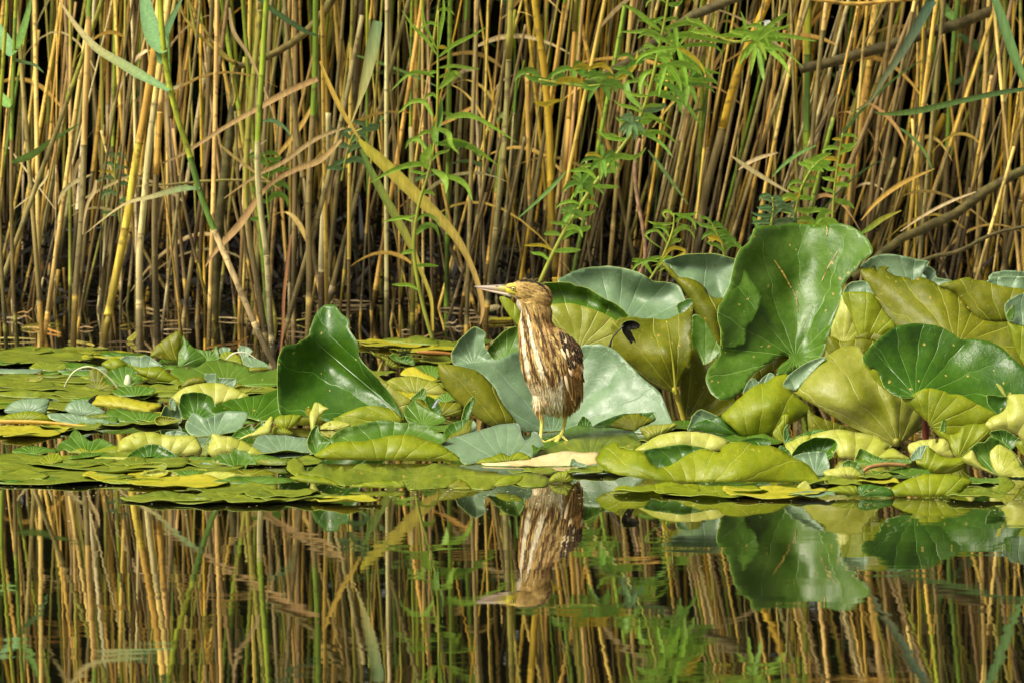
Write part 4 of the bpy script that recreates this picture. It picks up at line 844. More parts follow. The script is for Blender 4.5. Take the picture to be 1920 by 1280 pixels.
lily('bluish scrap of lily leaf draped over the cracked yellow leaf', 872, [('gl', [(1708, 855), (1714, 845), (1727, 835), (1742, 835), (1738, 843), (1734, 857), (1718, 862), (1711, 862)])], lean=.6)
lily('lime lily leaf curling over like a wave below the red stalk', 890, [('ul', [(1718, 862), (1727, 860), (1738, 836), (1745, 839), (1759, 849), (1779, 857), (1806, 857), (1813, 871), (1792, 884), (1767, 888), (1746, 887), (1734, 880), (1720, 870)], {'bulge': -2.5, 'hub': (1730, 900), 'pleat': .5})], lean=.5)
lily('green floating lily leaf with a raised corner at the lower right', 926, [('fl', [(1798, 925), (1812, 915), (1840, 913), (1866, 914), (1874, 902), (1873, 893), (1887, 892), (1898, 901), (1904, 909), (1887, 922), (1869, 926), (1830, 931)], {'bulge': 0, 'wave': .4})], lean=4)
# centre right low leaves
lily('long pale yellow rolled lily leaf below the khaki one', 860, [('uy', [(1521, 822), (1523, 814), (1549, 807), (1573, 804), (1588, 806), (1620, 812), (1643, 817), (1659, 827), (1672, 835), (1660, 844), (1674, 839), (1690, 849), (1706, 861), (1659, 861), (1584, 859), (1568, 848), (1560, 830), (1540, 826)], {'bulge': -2, 'hub': (1600, 900)})], lean=1.0)
lily('short pale rolled lily leaf left of the dark oval leaf', 858, [('md', [(1478, 832), (1485, 822), (1510, 810), (1535, 804), (1552, 806), (1530, 813), (1500, 822)], {'o': 1}), ('uy', [(1472, 832), (1487, 825), (1502, 817), (1517, 815), (1521, 822), (1520, 835), (1505, 842), (1486, 856), (1478, 848)], {'bulge': -1})], lean=1)
lily('small curled upright lily leaf with ribbed lime side', 842, [('ul', [(1449, 813), (1456, 800), (1465, 789), (1466, 780), (1472, 776), (1480, 778), (1479, 792), (1472, 803), (1470, 815), (1472, 829), (1460, 826)], {'pleat': .6}), ('dk', [(1470, 805), (1479, 793), (1478, 806), (1484, 826), (1478, 832), (1470, 830)], {'o': -.8})])
lily('dark green oval lily leaf with a bluish card shaped leaf before it', 872, [('dk', [(1484, 854), (1493, 839), (1507, 828), (1527, 820), (1549, 820), (1563, 823), (1570, 832), (1566, 846), (1554, 860), (1530, 864), (1498, 864)], {'bulge': 1.8})], lean=.7)
lily('bluish four cornered lily leaf half covering the dark oval one', 892, [('gl', [(1487, 856), (1502, 849), (1526, 846), (1541, 846), (1548, 849), (1551, 856), (1556, 875), (1549, 887), (1534, 890), (1520, 882), (1500, 866)], {'bulge': .6})], lean=.8)
lily('green trumpet shaped lily leaf lying before the pale rolled leaf', 880, [('md', [(1603, 864), (1607, 850), (1611, 841), (1616, 841), (1628, 846), (1648, 856), (1667, 860), (1706, 860), (1706, 867), (1659, 869), (1635, 872), (1618, 870)], {'bulge': 1})], lean=.8)
lily('small cupped lily leaf with yellow front and green inside near the right pads', 900, [('md', [(1580, 874), (1582, 865), (1596, 862), (1609, 868), (1617, 880), (1620, 897), (1604, 882), (1590, 876)], {'o': 1}), ('uy', [(1543, 885), (1565, 877), (1588, 873), (1604, 877), (1615, 886), (1620, 897), (1596, 899), (1557, 901)], {'bulge': -1})], lean=.5)
mb = MB(); pp = catmull([(1614, 888, 3.2), (1625, 878, 3.6), (1640, 873, 4), (1665, 870, 4), (1700, 872, 3.5)], 5)
tag(tube(mb, [P(q[0], q[1], WY(893)+.002*i) for i, q in enumerate(pp)], [q[2]*.00095 for q in pp], 8, (.38, .19, .07)) or mb.build('lily_stalk', M_STEM, org=W(1640, 893)), 'brown arched lily stalk lying before the trumpet shaped leaf', 'lily stalk')
lily('big lime wavy front lily leaf with dark inside and pale yellow back rolled behind it', 905, [
  ('uy', [(1190, 843), (1209, 830), (1230, 818), (1251, 811), (1279, 808), (1310, 809), (1330, 812), (1350, 818), (1362, 824), (1368, 831), (1362, 845), (1340, 850), (1279, 845), (1230, 850), (1206, 850)], {'bulge': -1.5, 'o': 4}),
  ('dk', [(1204, 847), (1223, 840), (1244, 837), (1279, 832), (1310, 837), (1330, 842), (1310, 850), (1293, 858), (1279, 866), (1258, 878), (1237, 882), (1222, 876), (1214, 862)], {'bulge': 1, 'o': 1.5}),
  ('ul', [(1117, 861), (1124, 849), (1130, 839), (1155, 828), (1159, 833), (1167, 840), (1204, 846), (1216, 860), (1225, 870), (1237, 875), (1258, 871), (1279, 857), (1293, 849), (1310, 842), (1323, 841), (1348, 847), (1352, 840), (1357, 834), (1367, 830), (1386, 827), (1402, 828), (1419, 834), (1445, 835), (1469, 845), (1487, 856), (1509, 866), (1525, 881), (1534, 892), (1540, 907), (1519, 906), (1425, 903), (1300, 902), (1251, 903), (1209, 897), (1166, 890), (1144, 884), (1127, 872)],
   {'hub': (1300, 940), 'bulge': -1.5, 'ctrl': [(1117, 861, 4), (1155, 828, 5), (1204, 846, 3), (1237, 875, 1), (1300, 845, 3), (1390, 827, 3), (1487, 856, 3), (1540, 907, 3), (1300, 902, 0), (1166, 890, 1), (1425, 903, 0), (1390, 870, -1)]})], lean=.6)
lily('green lily leaf sliver behind the big lime front leaf', 872, [('dk', [(1380, 829), (1400, 822), (1420, 819), (1441, 822), (1442, 836), (1415, 834)]), ('dk', [(1466, 834), (1480, 845), (1484, 856), (1470, 850), (1460, 840)])], lean=.6)
# ---- behind and under the bird
lily('big pale blue green lily leaf spread behind the bittern with an olive fold', 812, [
  ('gl', [(851, 684), (876, 681), (900, 679), (933, 673), (972, 658), (1000, 665), (1030, 690), (1060, 672), (1089, 649), (1110, 646), (1129, 646), (1155, 658), (1181, 684), (1212, 714), (1238, 737), (1251, 768), (1261, 793), (1258, 806), (1190, 812), (1120, 812), (1030, 814), (985, 808), (965, 797), (950, 772), (935, 742), (910, 707), (880, 692)],
   {'hub': (1035, 815), 'bulge': 1, 'pleat': .35, 'ctrl': [(851, 684, 2), (972, 658, 6), (1030, 690, 9), (1030, 812, 3), (1110, 646, 7), (1212, 714, 3), (1260, 800, -3), (985, 808, -1), (1150, 750, 4), (950, 740, 1)]}),
  ('uo', [(821, 684), (828, 681), (848, 684), (870, 688), (887, 692), (902, 700), (913, 710), (930, 730), (940, 753), (956, 773), (968, 794), (950, 800), (930, 800), (915, 795), (894, 783), (867, 760), (844, 740), (828, 717), (822, 700)], {'hub': (960, 830), 'bulge': -2.5, 'o': -3})], lean=.4)
lily('notched glaucous lily leaf left of the bittern breast', 800, [('gl', [(846, 666), (850, 655), (861, 638), (877, 622), (890, 613), (902, 618), (911, 627), (908, 640), (912, 655), (920, 668), (928, 678), (900, 686), (870, 686), (851, 684)], {'bulge': 1.5})])
lily('mid green lily leaf touching the bittern breast', 798, [('md', [(914, 656), (936, 629), (950, 618), (971, 613), (985, 640), (980, 660), (943, 671), (928, 676), (918, 668)])])
lily('green lily leaf with an olive roll to the right of the bittern feet', 826, [
  ('gl', [(1228, 772), (1230, 785), (1224, 790), (1215, 790), (1213, 775)], {'o': .5}),
  ('dk', [(1113, 800), (1138, 785), (1161, 777), (1181, 774), (1209, 773), (1222, 772), (1227, 778), (1225, 787), (1209, 797), (1160, 800)], {'bulge': .5}),
  ('uo', [(1144, 798), (1159, 785), (1175, 777), (1192, 775), (1209, 779), (1225, 787), (1212, 795), (1200, 801), (1189, 808), (1166, 804)], {'bulge': -1.5})], lean=1)
lily('small khaki rolled lily leaf edge right of the olive roll', 832, [('uk', [(1200, 804), (1214, 797), (1251, 794), (1268, 793), (1264, 802), (1244, 814), (1216, 824), (1206, 814)], {'bulge': -1})], lean=1)
lily('small dark green leaf tip beside the bittern leg', 815, [('dk', [(1082, 800), (1086, 788), (1092, 780), (1100, 783), (1108, 793), (1110, 805), (1095, 806)])])
birdleaf = lily('broad green lily leaf with bluish rim under the bittern feet', 856, [('md', [(1003, 836), (1012, 824), (1030, 817), (1050, 812), (1060, 805), (1068, 801), (1086, 797), (1124, 798), (1159, 795), (1169, 795), (1186, 805), (1196, 819), (1204, 830), (1190, 845), (1155, 850), (1124, 852), (1090, 854), (1050, 852), (1040, 846)], {'bulge': .5, 'wave': .4}),
  ('fl', [(1000, 862), (1008, 848), (1040, 834), (1062, 826), (1090, 818), (1130, 812), (1170, 812), (1196, 824), (1202, 832), (1188, 842), (1155, 836), (1130, 840), (1124, 849), (1080, 852), (1040, 856)], {'bulge': .2, 'o': -1.2, 'wave': .3})], lean=6.2)
lily('cream withered lily leaf edge lying on the water before the bittern', 874, [('st', [(904, 866), (940, 861), (985, 861), (1005, 856), (1030, 850), (1062, 845), (1096, 848), (1122, 847), (1118, 860), (1120, 868), (1090, 873), (1040, 874), (990, 877), (940, 874), (910, 872)], {'bulge': -.3, 'wave': .5})], lean=3, name='withered_leaf', cat='withered leaf')
lily('pointed dark lily leaf standing left of the bittern feet, brown along one edge', 845, [
  ('dk', [(829, 826), (838, 800), (860, 788), (880, 786), (884, 798), (866, 812), (842, 828)], {'o': 1}),
  ('gl', [(884, 788), (893, 793), (892, 808), (880, 812)], {'o': .5}),
  ('uo', [(822, 832), (840, 818), (864, 804), (872, 795), (877, 789), (887, 785), (884, 797), (881, 810), (858, 817), (838, 828), (826, 834)])], lean=1)
lily('tiny bright upright leaf blade beside the olive fold', 822, [('dk', [(866, 790), (867, 778), (871, 764), (879, 752), (888, 743), (890, 750), (886, 766), (880, 782), (874, 792)])])
lily('glaucous floating lily leaf with a crinkled right edge left of the bittern feet', 870, [
  ('gl', [(828, 832), (838, 824), (850, 818), (881, 811), (906, 804), (935, 795), (957, 793), (968, 793), (974, 797), (977, 808), (983, 824), (994, 820), (998, 808), (1008, 811), (1016, 826), (1018, 837), (1008, 840), (1002, 852), (995, 858), (984, 854), (974, 848), (957, 857), (942, 853), (921, 860), (897, 865), (884, 871), (871, 871), (860, 858), (850, 849), (838, 840)], {'bulge': .6, 'wave': .5}),
  ('ul', [(893, 866), (908, 859), (921, 856), (932, 851), (942, 849), (950, 852), (957, 854), (966, 848), (974, 846), (984, 850), (996, 858), (985, 861), (950, 864), (915, 867)], {'bulge': -.5, 'lean': 2, 'o': -8}),
  ('dk', [(997, 836), (1000, 834), (1008, 838), (1018, 836), (1012, 843), (1004, 850), (998, 856), (1000, 846)], {'o': -3})], lean=3.6)
lily('long boat shaped front lily leaf, lime outside and green inside, left of centre', 865, [
  ('md', [(618, 828), (627, 813), (645, 802), (676, 795), (693, 790), (726, 787), (755, 792), (770, 790), (790, 793), (808, 801), (825, 811), (842, 817), (825, 832), (808, 832), (763, 826), (707, 830), (650, 834)], {'o': 3, 'bulge': 1.5, 'lean': 1.4}),
  ('ul', [(589, 852), (598, 846), (608, 839), (625, 830), (650, 826), (676, 826), (707, 821), (728, 816), (763, 814), (780, 818), (808, 826), (826, 833), (847, 846), (861, 857), (869, 869), (836, 866), (780, 863), (735, 863), (650, 862), (608, 861)], {'bulge': -2, 'hub': (720, 900)})], lean=.8)
lily('twisted green and yellow lily leaf at the left end of the boat shaped leaf', 858, [
  ('uy', [(584, 806), (581, 791), (580, 777), (585, 765), (590, 754), (598, 755), (609, 761), (617, 766), (608, 770), (600, 778), (594, 790), (590, 802)], {'o': .8, 'bulge': -.5}),
  ('md', [(592, 852), (583, 846), (576, 833), (577, 822), (582, 810), (589, 800), (596, 798), (599, 810), (608, 818), (619, 828), (608, 839), (600, 846)], {'bulge': 1})], lean=.8)
upr = lily('dark green upright lily leaf with yellow flecks, standing alone on the left', 797, [
  ('uk', [(690, 690), (705, 700), (722, 714), (745, 733), (771, 750), (766, 764), (757, 785), (743, 765), (715, 722)], {'o': 1.5}),
  ('dk', [(521, 678), (526, 660), (533, 648), (552, 645), (566, 638), (579, 628), (582, 615), (592, 589), (608, 573), (620, 571), (630, 574), (641, 589), (654, 599), (656, 619), (670, 642), (675, 671), (697, 697), (723, 727), (743, 756), (758, 786), (735, 775), (703, 768), (677, 770), (648, 782), (621, 792), (600, 785), (559, 778), (533, 778), (523, 768), (520, 724)],
   {'keep': 1, 'hub': (760, 795), 'bulge': 1.2, 'pleat': .5, 'ctrl': [(521, 678, -4), (582, 615, 1), (620, 571, 3), (656, 619, -1), (697, 697, -2), (757, 786, 0), (620, 690, 5), (533, 770, -4), (621, 790, -3), (690, 730, 2), (560, 700, 1)]}),
  ('ul', [(619, 787), (634, 780), (648, 773), (677, 762), (703, 760), (730, 765), (746, 776), (758, 788), (745, 796), (700, 800), (660, 806), (625, 803)], {'o': -2.5, 'bulge': -1.2, 'hub': (760, 800)}),
  ('uo', [(532, 780), (545, 770), (559, 765), (575, 764), (595, 768), (610, 776), (621, 789), (608, 800), (575, 802), (545, 796)], {'o': -2, 'bulge': -1, 'hub': (760, 800)})], lean=.5)
scar(upr, [(752, 780), (720, 750), (680, 716), (635, 678), (600, 648), (580, 630)], .8, (.07, .15, .03), 'midrib')
# ---- gap between the upright leaf and the bird
lily('spiky yellow green lily pad edge behind the gap left of the bittern', 716, [('fl', [(720, 635), (744, 632), (758, 635), (772, 631), (787, 629), (800, 633), (822, 641), (815, 646), (780, 645), (730, 640)], {'bulge': .2})], lean=5)
lily('small olive lily leaf curl at the waterline beside the upright leaf', 700, [('uo', [(697, 659), (709, 664), (727, 670), (739, 679), (747, 686), (745, 691), (735, 690), (723, 684), (720, 676), (702, 668)], {'bulge': -.6})], petiole=[(718, 676, 2.2), (712, 690, 2.2), (708, 700, 2.2)])
lily('small dark green lily leaf folded behind the olive curl', 694, [('md', [(730, 668), (740, 662), (750, 670), (758, 667), (770, 667), (777, 684), (758, 680), (742, 676)])])
lily('green torn lily leaf with brown nicks in the gap left of the bittern', 712, [('md', [(777, 687), (794, 684), (808, 685), (822, 686), (834, 687), (826, 694), (821, 708), (800, 704), (786, 696)], {'bulge': .5})], lean=3)
lily('yellow brown spotted lily leaf in the gap left of the bittern', 722, [('yl', [(750, 701), (761, 691), (777, 687), (794, 697), (815, 706), (826, 718), (812, 719), (786, 707), (761, 704)], {'bulge': -.5})], lean=2)
lily('pale olive rolled lily leaf right of the upright dark leaf', 745, [('uk', [(720, 719), (737, 708), (758, 706), (779, 706), (800, 711), (822, 718), (831, 729), (845, 738), (822, 742), (779, 739), (744, 734), (725, 730)], {'bulge': -1.5})], lean=.8)
lily('bright yellow flat lily leaf sheet under the pale olive roll', 752, [('yl', [(740, 731), (779, 736), (822, 740), (840, 744), (815, 750), (775, 748), (755, 742)], {'bulge': .2})], lean=4)
lily('small two lobed green lily leaf in the middle of the gap', 758, [('md', [(770, 747), (778, 739), (787, 731), (794, 727), (799, 736), (797, 750), (783, 750)])])
lily('triangular green lily leaf lying toward the olive fold', 762, [('md', [(815, 747), (828, 740), (841, 735), (850, 742), (857, 748), (840, 753), (822, 756)])], lean=1.5)
lily('olive lily leaf behind a dark curl in the gap', 782, [('uo', [(776, 749), (790, 748), (800, 755), (822, 754), (850, 754), (866, 757), (865, 779), (840, 784), (808, 780), (790, 765)], {'bulge': -1})], lean=.7)
lily('dark green curled lily leaf holding a grey feather', 788, [('dk', [(799, 742), (806, 743), (815, 748), (822, 755), (827, 765), (827, 778), (813, 776), (803, 764), (798, 752)])])
mb = MB()
for i in range(14):
    p = Vector(P(810+i*.6, 764-i*.9, WY(788)-.012)); blade(mb, [p, p+Vector((.004, -.002, .003)), p+Vector((.007, -.003, .002+.003*(i % 3)))], [.0012, .0016, .0003], (0, .3, 1), .2, (.45, .46, .50))
tag(mb.build('feather', M_WLEAF, org=P(813, 760, WY(788))), 'small grey downy feather caught in the dark curled lily leaf', 'feather')
lily('green lily leaf with a brown stain lying before the olive one', 806, [('md', [(757, 770), (766, 758), (776, 748), (786, 758), (806, 768), (828, 778), (836, 787), (815, 796), (790, 798), (766, 790)], {'bulge': .8})], lean=1.5)
lily('yellow lily leaf scrap under the right side of the upright leaf', 806, [('uy', [(601, 802), (611, 791), (636, 788), (658, 796), (636, 804), (608, 806)], {'bulge': -.4})], lean=1)
# ---- left side
lily('folded lily leaf standing at the back left, olive outside and green inside', 694, [
  ('uo', [(281, 667), (291, 650), (302, 641), (319, 628), (336, 621), (344, 630), (343, 643), (335, 661), (334, 677), (316, 675), (295, 671)], {'bulge': -1}),
  ('md', [(344, 629), (350, 638), (364, 652), (381, 667), (385, 677), (366, 688), (336, 688), (334, 674), (335, 660), (342, 645)], {'bulge': -.8})], lean=.5)
lily('green lily leaf with a raised point in the back left row', 688, [('md', [(364, 653), (380, 656), (398, 656), (405, 648), (409, 660), (411, 674), (387, 678), (380, 667)])], lean=1)
lily('bluish and lime lily leaf pair in the back left row', 688, [('gl', [(412, 652), (429, 651), (432, 656), (425, 662), (414, 663)], {'o': .6}), ('ul', [(412, 671), (417, 661), (433, 659), (448, 667), (454, 681), (440, 680), (423, 675)])], lean=1)
lily('curled green lily leaf with a rusty edge left of the reed foot', 690, [('gl', [(447, 657), (450, 648), (464, 650), (474, 658), (470, 664), (456, 676), (452, 668)])], lean=.8)
lily('dull bluish lily leaf lying just left of the tan reed foot', 700, [('gl', [(455, 680), (460, 668), (485, 674), (499, 681), (507, 691), (490, 692), (471, 688)], {'bulge': .4})], lean=2)
lily('wide sprawling green lily leaf flat across the back left', 732, [('md', [(319, 697), (336, 688), (370, 687), (387, 677), (415, 674), (443, 679), (464, 687), (470, 695), (499, 696), (523, 690), (530, 705), (520, 722), (480, 724), (443, 722), (400, 722), (360, 722), (340, 718), (334, 706)], {'bulge': .3, 'wave': 1.0})], lean=5)
lily('folded lily leaf with bluish top and lime belly at the back left', 722, [
  ('gl', [(223, 676), (231, 669), (239, 666), (262, 667), (278, 666), (294, 677), (306, 688), (281, 690), (262, 691), (240, 684)], {'o': .5}),
  ('ul', [(190, 682), (204, 673), (222, 671), (240, 681), (262, 688), (281, 687), (305, 687), (318, 700), (338, 712), (340, 724), (310, 718), (280, 710), (262, 702), (250, 690), (235, 688), (215, 698), (200, 692)], {'bulge': -1, 'hub': (260, 740)})], lean=.7)
lily('green lily leaf shaded under the lime bellied fold', 728, [('md', [(200, 699), (225, 688), (249, 687), (250, 701), (266, 706), (262, 713), (239, 726), (225, 723), (197, 718)], {'bulge': .6})], lean=1.5)
lily('browning olive lily leaf left of the white flower bud', 734, [('uo', [(166, 698), (174, 690), (187, 695), (197, 710), (198, 720), (176, 720), (167, 711)], {'bulge': -.5}), ('uo', [(145, 730), (162, 719), (180, 715), (198, 718), (220, 728), (197, 731), (169, 729)], {'o': -2})], lean=.8)
lily('green lily leaf lying flat before the white flower bud', 750, [('md', [(211, 733), (228, 725), (253, 723), (270, 724), (290, 728), (285, 739), (271, 747), (239, 745), (219, 740)], {'bulge': .5})], lean=2)
lily('bright yellow lily leaf heavily speckled with brown on the left', 772, [('yl', [(173, 758), (178, 749), (184, 741), (211, 740), (239, 745), (270, 752), (302, 757), (294, 767), (268, 773), (232, 765), (197, 761)], {'bulge': -.8, 'wave': 1.2})], lean=1.5)
lily('dark brown crumpled leaf edge beside the speckled yellow leaf', 765, [('bl', [(165, 752), (172, 744), (185, 740), (178, 750), (172, 758)])], lean=1, name='leaf_scrap', cat='leaf scrap')
lily('pale ribbed green lily leaf humped at the far left', 788, [('gl', [(8, 771), (17, 758), (35, 750), (56, 747), (90, 748), (89, 765), (84, 775), (56, 776), (25, 776)], {'bulge': -.6})], lean=.8)
lily('pale ribbed green lily leaf with a frayed left end', 788, [('gl', [(122, 768), (126, 758), (134, 752), (155, 750), (176, 759), (198, 774), (176, 780), (140, 777)], {'bulge': -.6})], lean=.8)
lily('lime humped lily leaf above the yellow stalk', 796, [('ul', [(-40, 790), (-15, 783), (0, 781), (28, 773), (56, 770), (77, 773), (98, 785), (97, 792), (42, 793)], {'bulge': -.8})], lean=.6)
lily('long bluish lily leaf strip right of the lime hump', 800, [('gl', [(90, 775), (127, 774), (148, 778), (175, 783), (197, 786), (207, 791), (188, 797), (127, 793), (97, 785)], {'bulge': .4})], lean=1.5)
lily('green lily leaf twist in the middle left beside the dark round leaf', 796, [('md', [(200, 770), (225, 766), (260, 770), (290, 772), (330, 780), (345, 790), (300, 796), (240, 794), (210, 786)], {'bulge': -.5})], lean=2)
lily('yellow dome shaped lily underside rising behind the dark round leaf', 764, [('uy', [(322, 747), (329, 738), (337, 731), (358, 722), (386, 717), (412, 718), (436, 725), (457, 735), (466, 743), (450, 748), (429, 752), (407, 758), (370, 760), (335, 756)], {'bulge': -1.5, 'hub': (400, 790)})], lean=.8)
lily('square bluish lily leaf scrap standing on the yellow dome', 740, [('gl', [(384, 700), (394, 700), (405, 700), (406, 710), (406, 719), (395, 719), (385, 718)], {'bulge': .2}), ('gl', [(409, 708), (425, 708), (443, 710), (440, 725), (425, 721), (412, 717)], {'o': .5})])
lily('olive curled lily leaf edge left of the yellow dome', 742, [('uo', [(340, 720), (352, 710), (366, 706), (382, 708), (386, 719), (365, 722), (345, 728)], {'bulge': -.5})])
lily('dark round lily leaf with yellow patches', 792, [('dk', [(336, 770), (337, 752), (340, 741), (350, 736), (372, 735), (393, 740), (401, 752), (405, 776), (390, 786), (365, 788), (345, 784)], {'bulge': 1.2})], lean=.6)
lily('small bluish cupped leaves left of the dark round leaf', 796, [('gl', [(300, 786), (305, 770), (312, 760), (322, 768), (330, 758), (338, 770), (340, 790), (322, 800), (306, 798)], {'bulge': 1, 'wave': 1.5}), ('gl', [(318, 760), (320, 748), (325, 746), (330, 760), (328, 770)], {'o': -.5})])
lily('long dark green lily leaf in shade stretching to the upright leaf', 800, [('dk', [(402, 762), (429, 750), (462, 743), (492, 738), (523, 731), (528, 760), (525, 790), (490, 788), (462, 782), (403, 776)], {'bulge': .8, 'ctrl': [(402, 762, 0), (523, 731, 6), (523, 785, -2), (440, 780, -1), (470, 760, 2)]})], lean=1.2)
lily('pale green crinkled lily leaf with yellow notched left end', 818, [('gl', [(347, 795), (352, 785), (358, 777), (364, 773), (386, 783), (407, 774), (429, 770), (457, 771), (464, 775), (462, 786), (449, 805), (432, 810), (415, 813), (380, 821), (359, 815), (349, 804)], {'bulge': .8, 'wave': 1.2})], lean=1.6)
lily('dark green lily leaf with a yellow curled rim right of the crinkled one', 824, [('dk', [(433, 820), (440, 811), (446, 805), (460, 799), (471, 795), (476, 802), (491, 790), (495, 797), (478, 808), (464, 815), (448, 824)], {'bulge': .5}),
  ('uy', [(446, 824), (462, 815), (478, 808), (492, 796), (506, 781), (511, 780), (514, 785), (510, 798), (505, 812), (485, 816), (470, 818)], {'o': -1, 'bulge': -.8})], lean=1)
lily('yellow rounded lily leaf lumps at the foot of the upright leaf', 820, [('ul', [(514, 786), (523, 779), (538, 777), (564, 777), (562, 786), (556, 796), (538, 805), (520, 800)], {'bulge': -1.2, 'o': 1}), ('ul', [(510, 806), (512, 801), (521, 797), (534, 801), (551, 812), (540, 816), (512, 816)], {'bulge': -1})], lean=.7)
lily('long bluish lily leaf sagging between the yellow lumps and the twisted leaf', 860, [('gl', [(476, 830), (487, 816), (530, 815), (552, 818), (578, 822), (577, 836), (588, 850), (572, 850), (560, 855), (530, 858), (490, 858), (470, 846)], {'bulge': .8})], lean=3.5)
lily('green crumpled lily leaf with a peaked back at the lower left', 856, [
  ('md', [(104, 850), (107, 838), (113, 829), (127, 822), (133, 812), (142, 805), (155, 815), (169, 826), (180, 822), (193, 822), (211, 832), (226, 836), (190, 842), (170, 847), (134, 847), (119, 842)], {'bulge': .8, 'lean': 2}),
  ('ul', [(134, 846), (143, 841), (153, 839), (162, 841), (170, 847), (178, 855), (158, 852), (146, 850)], {'o': -.5}), ('ul', [(169, 847), (190, 840), (219, 835), (226, 850), (205, 853), (183, 853)], {'o': -1, 'bulge': -.5})], lean=1.2)
lily('long pale yellow rolled lily leaf at lower left', 856, [('gl', [(310, 812), (323, 807), (339, 807), (352, 813), (345, 822), (320, 822)], {'o': 2}), ('uy', [(221, 833), (228, 823), (250, 812), (270, 809), (288, 809), (300, 812), (313, 815), (338, 815), (363, 816), (371, 824), (377, 838), (372, 851), (330, 854), (280, 852), (226, 851)], {'bulge': -1.8, 'hub': (300, 890)})], lean=.7)
lily('tapering pale yellow rolled lily leaf pointing right at lower left', 857, [('fl', [(372, 852), (376, 840), (385, 832), (392, 834), (394, 848), (388, 853)], {'bulge': 0}), ('md', [(385, 832), (392, 818), (398, 814), (397, 826), (391, 834)], {'o': .5}), ('uy', [(398, 813), (415, 815), (440, 820), (464, 830), (485, 843), (502, 855), (471, 856), (430, 856), (400, 856), (390, 848), (391, 834), (396, 824)], {'bulge': -1.6, 'hub': (420, 890)})], lean=.7)
lily('dark green lily leaf arch in front of the long yellow roll', 868, [('dk', [(232, 868), (238, 856), (248, 846), (260, 839), (277, 833), (294, 832), (309, 839), (330, 852), (334, 864), (300, 867), (260, 869)], {'bulge': 1.0})], lean=1.2)
lily('green crumpled lily leaf with a brown nick in front of the tapering roll', 880, [('md', [(398, 866), (404, 856), (412, 850), (432, 849), (435, 843), (441, 839), (448, 843), (457, 844), (468, 850), (484, 868), (474, 870), (463, 871), (461, 888), (450, 884), (440, 876), (425, 870)], {'bulge': .8, 'wave': 1.3})], lean=1.6)
lily('flat front lily leaf with scalloped back edge left of the bittern reflection', 919, [
  ('fl', [(537, 876), (543, 863), (555, 857), (566, 866), (573, 880), (583, 881), (594, 872), (606, 868), (620, 874), (631, 880), (641, 873), (651, 880), (661, 877), (668, 871), (679, 867), (691, 869), (701, 876), (721, 874), (749, 877), (775, 876), (798, 873), (811, 868), (828, 868), (850, 874), (871, 876), (906, 884), (935, 887), (963, 888), (991, 885), (1019, 890), (1028, 898), (1022, 910), (1000, 912), (981, 911), (968, 905), (949, 899), (935, 903), (921, 917), (884, 916), (878, 906), (871, 901), (856, 899), (841, 911), (822, 915), (780, 918), (766, 916), (755, 903), (721, 903), (690, 905), (657, 909), (641, 909), (615, 897), (594, 892), (573, 889), (556, 891), (544, 884)], {'bulge': 0, 'wave': .5, 'pleat': .1, 'hub': (780, 896)}),
  ('ul', [(545, 895), (552, 892), (573, 889), (594, 892), (615, 896), (637, 909), (608, 907), (570, 904)], {'bulge': -.4, 'lean': 1, 'o': 1}), ('ul', [(655, 910), (680, 905), (707, 901), (740, 901), (755, 902), (757, 914), (720, 914), (680, 913)], {'bulge': -.4, 'lean': 1, 'o': 1}),
  ('uo', [(841, 912), (848, 904), (862, 897), (868, 900), (876, 904), (881, 917), (860, 918)], {'bulge': -.4, 'lean': 1, 'o': 1}), ('ul', [(928, 911), (935, 898), (949, 892), (963, 891), (981, 892), (970, 905), (950, 910)], {'bulge': -.4, 'lean': 1, 'o': .5})], lean=6.5)
lily('small folded lime lily leaf upright before the withered edge', 905, [('ul', [(1030, 905), (1033, 893), (1045, 885), (1058, 882), (1061, 878), (1068, 889), (1073, 902), (1060, 904)], {'bulge': -.6})])
lily('small bluish leaf tip poking from the withered leaf edge', 884, [('gl', [(1069, 873), (1073, 859), (1085, 866), (1105, 873), (1090, 876), (1080, 872)])])
lily('lime rippled lily leaf row at the front right under the cupped leaf', 932, [('ul', [(1550, 918), (1565, 912), (1581, 909), (1604, 910), (1610, 917), (1609, 927), (1590, 928), (1560, 926)], {'bulge': -.6}), ('dk', [(1610, 911), (1627, 907), (1651, 911), (1672, 918), (1673, 930), (1640, 931), (1612, 929)], {'bulge': -.4, 'back': 'md'})], lean=.6)
lily('lime and yellow spotted lily leaf long at the front right', 932, [('ul', [(1668, 918), (1685, 906), (1700, 898), (1721, 892), (1732, 887), (1746, 888), (1790, 889), (1806, 894), (1822, 902), (1812, 912), (1792, 928), (1750, 931), (1700, 931), (1672, 930)], {'bulge': -1.4, 'hub': (1740, 960)})], lean=.8)
lily('yellow lily leaf corner standing before the big lime front leaf', 922, [('uy', [(1494, 914), (1500, 906), (1508, 901), (1514, 903), (1522, 918), (1510, 920)])])
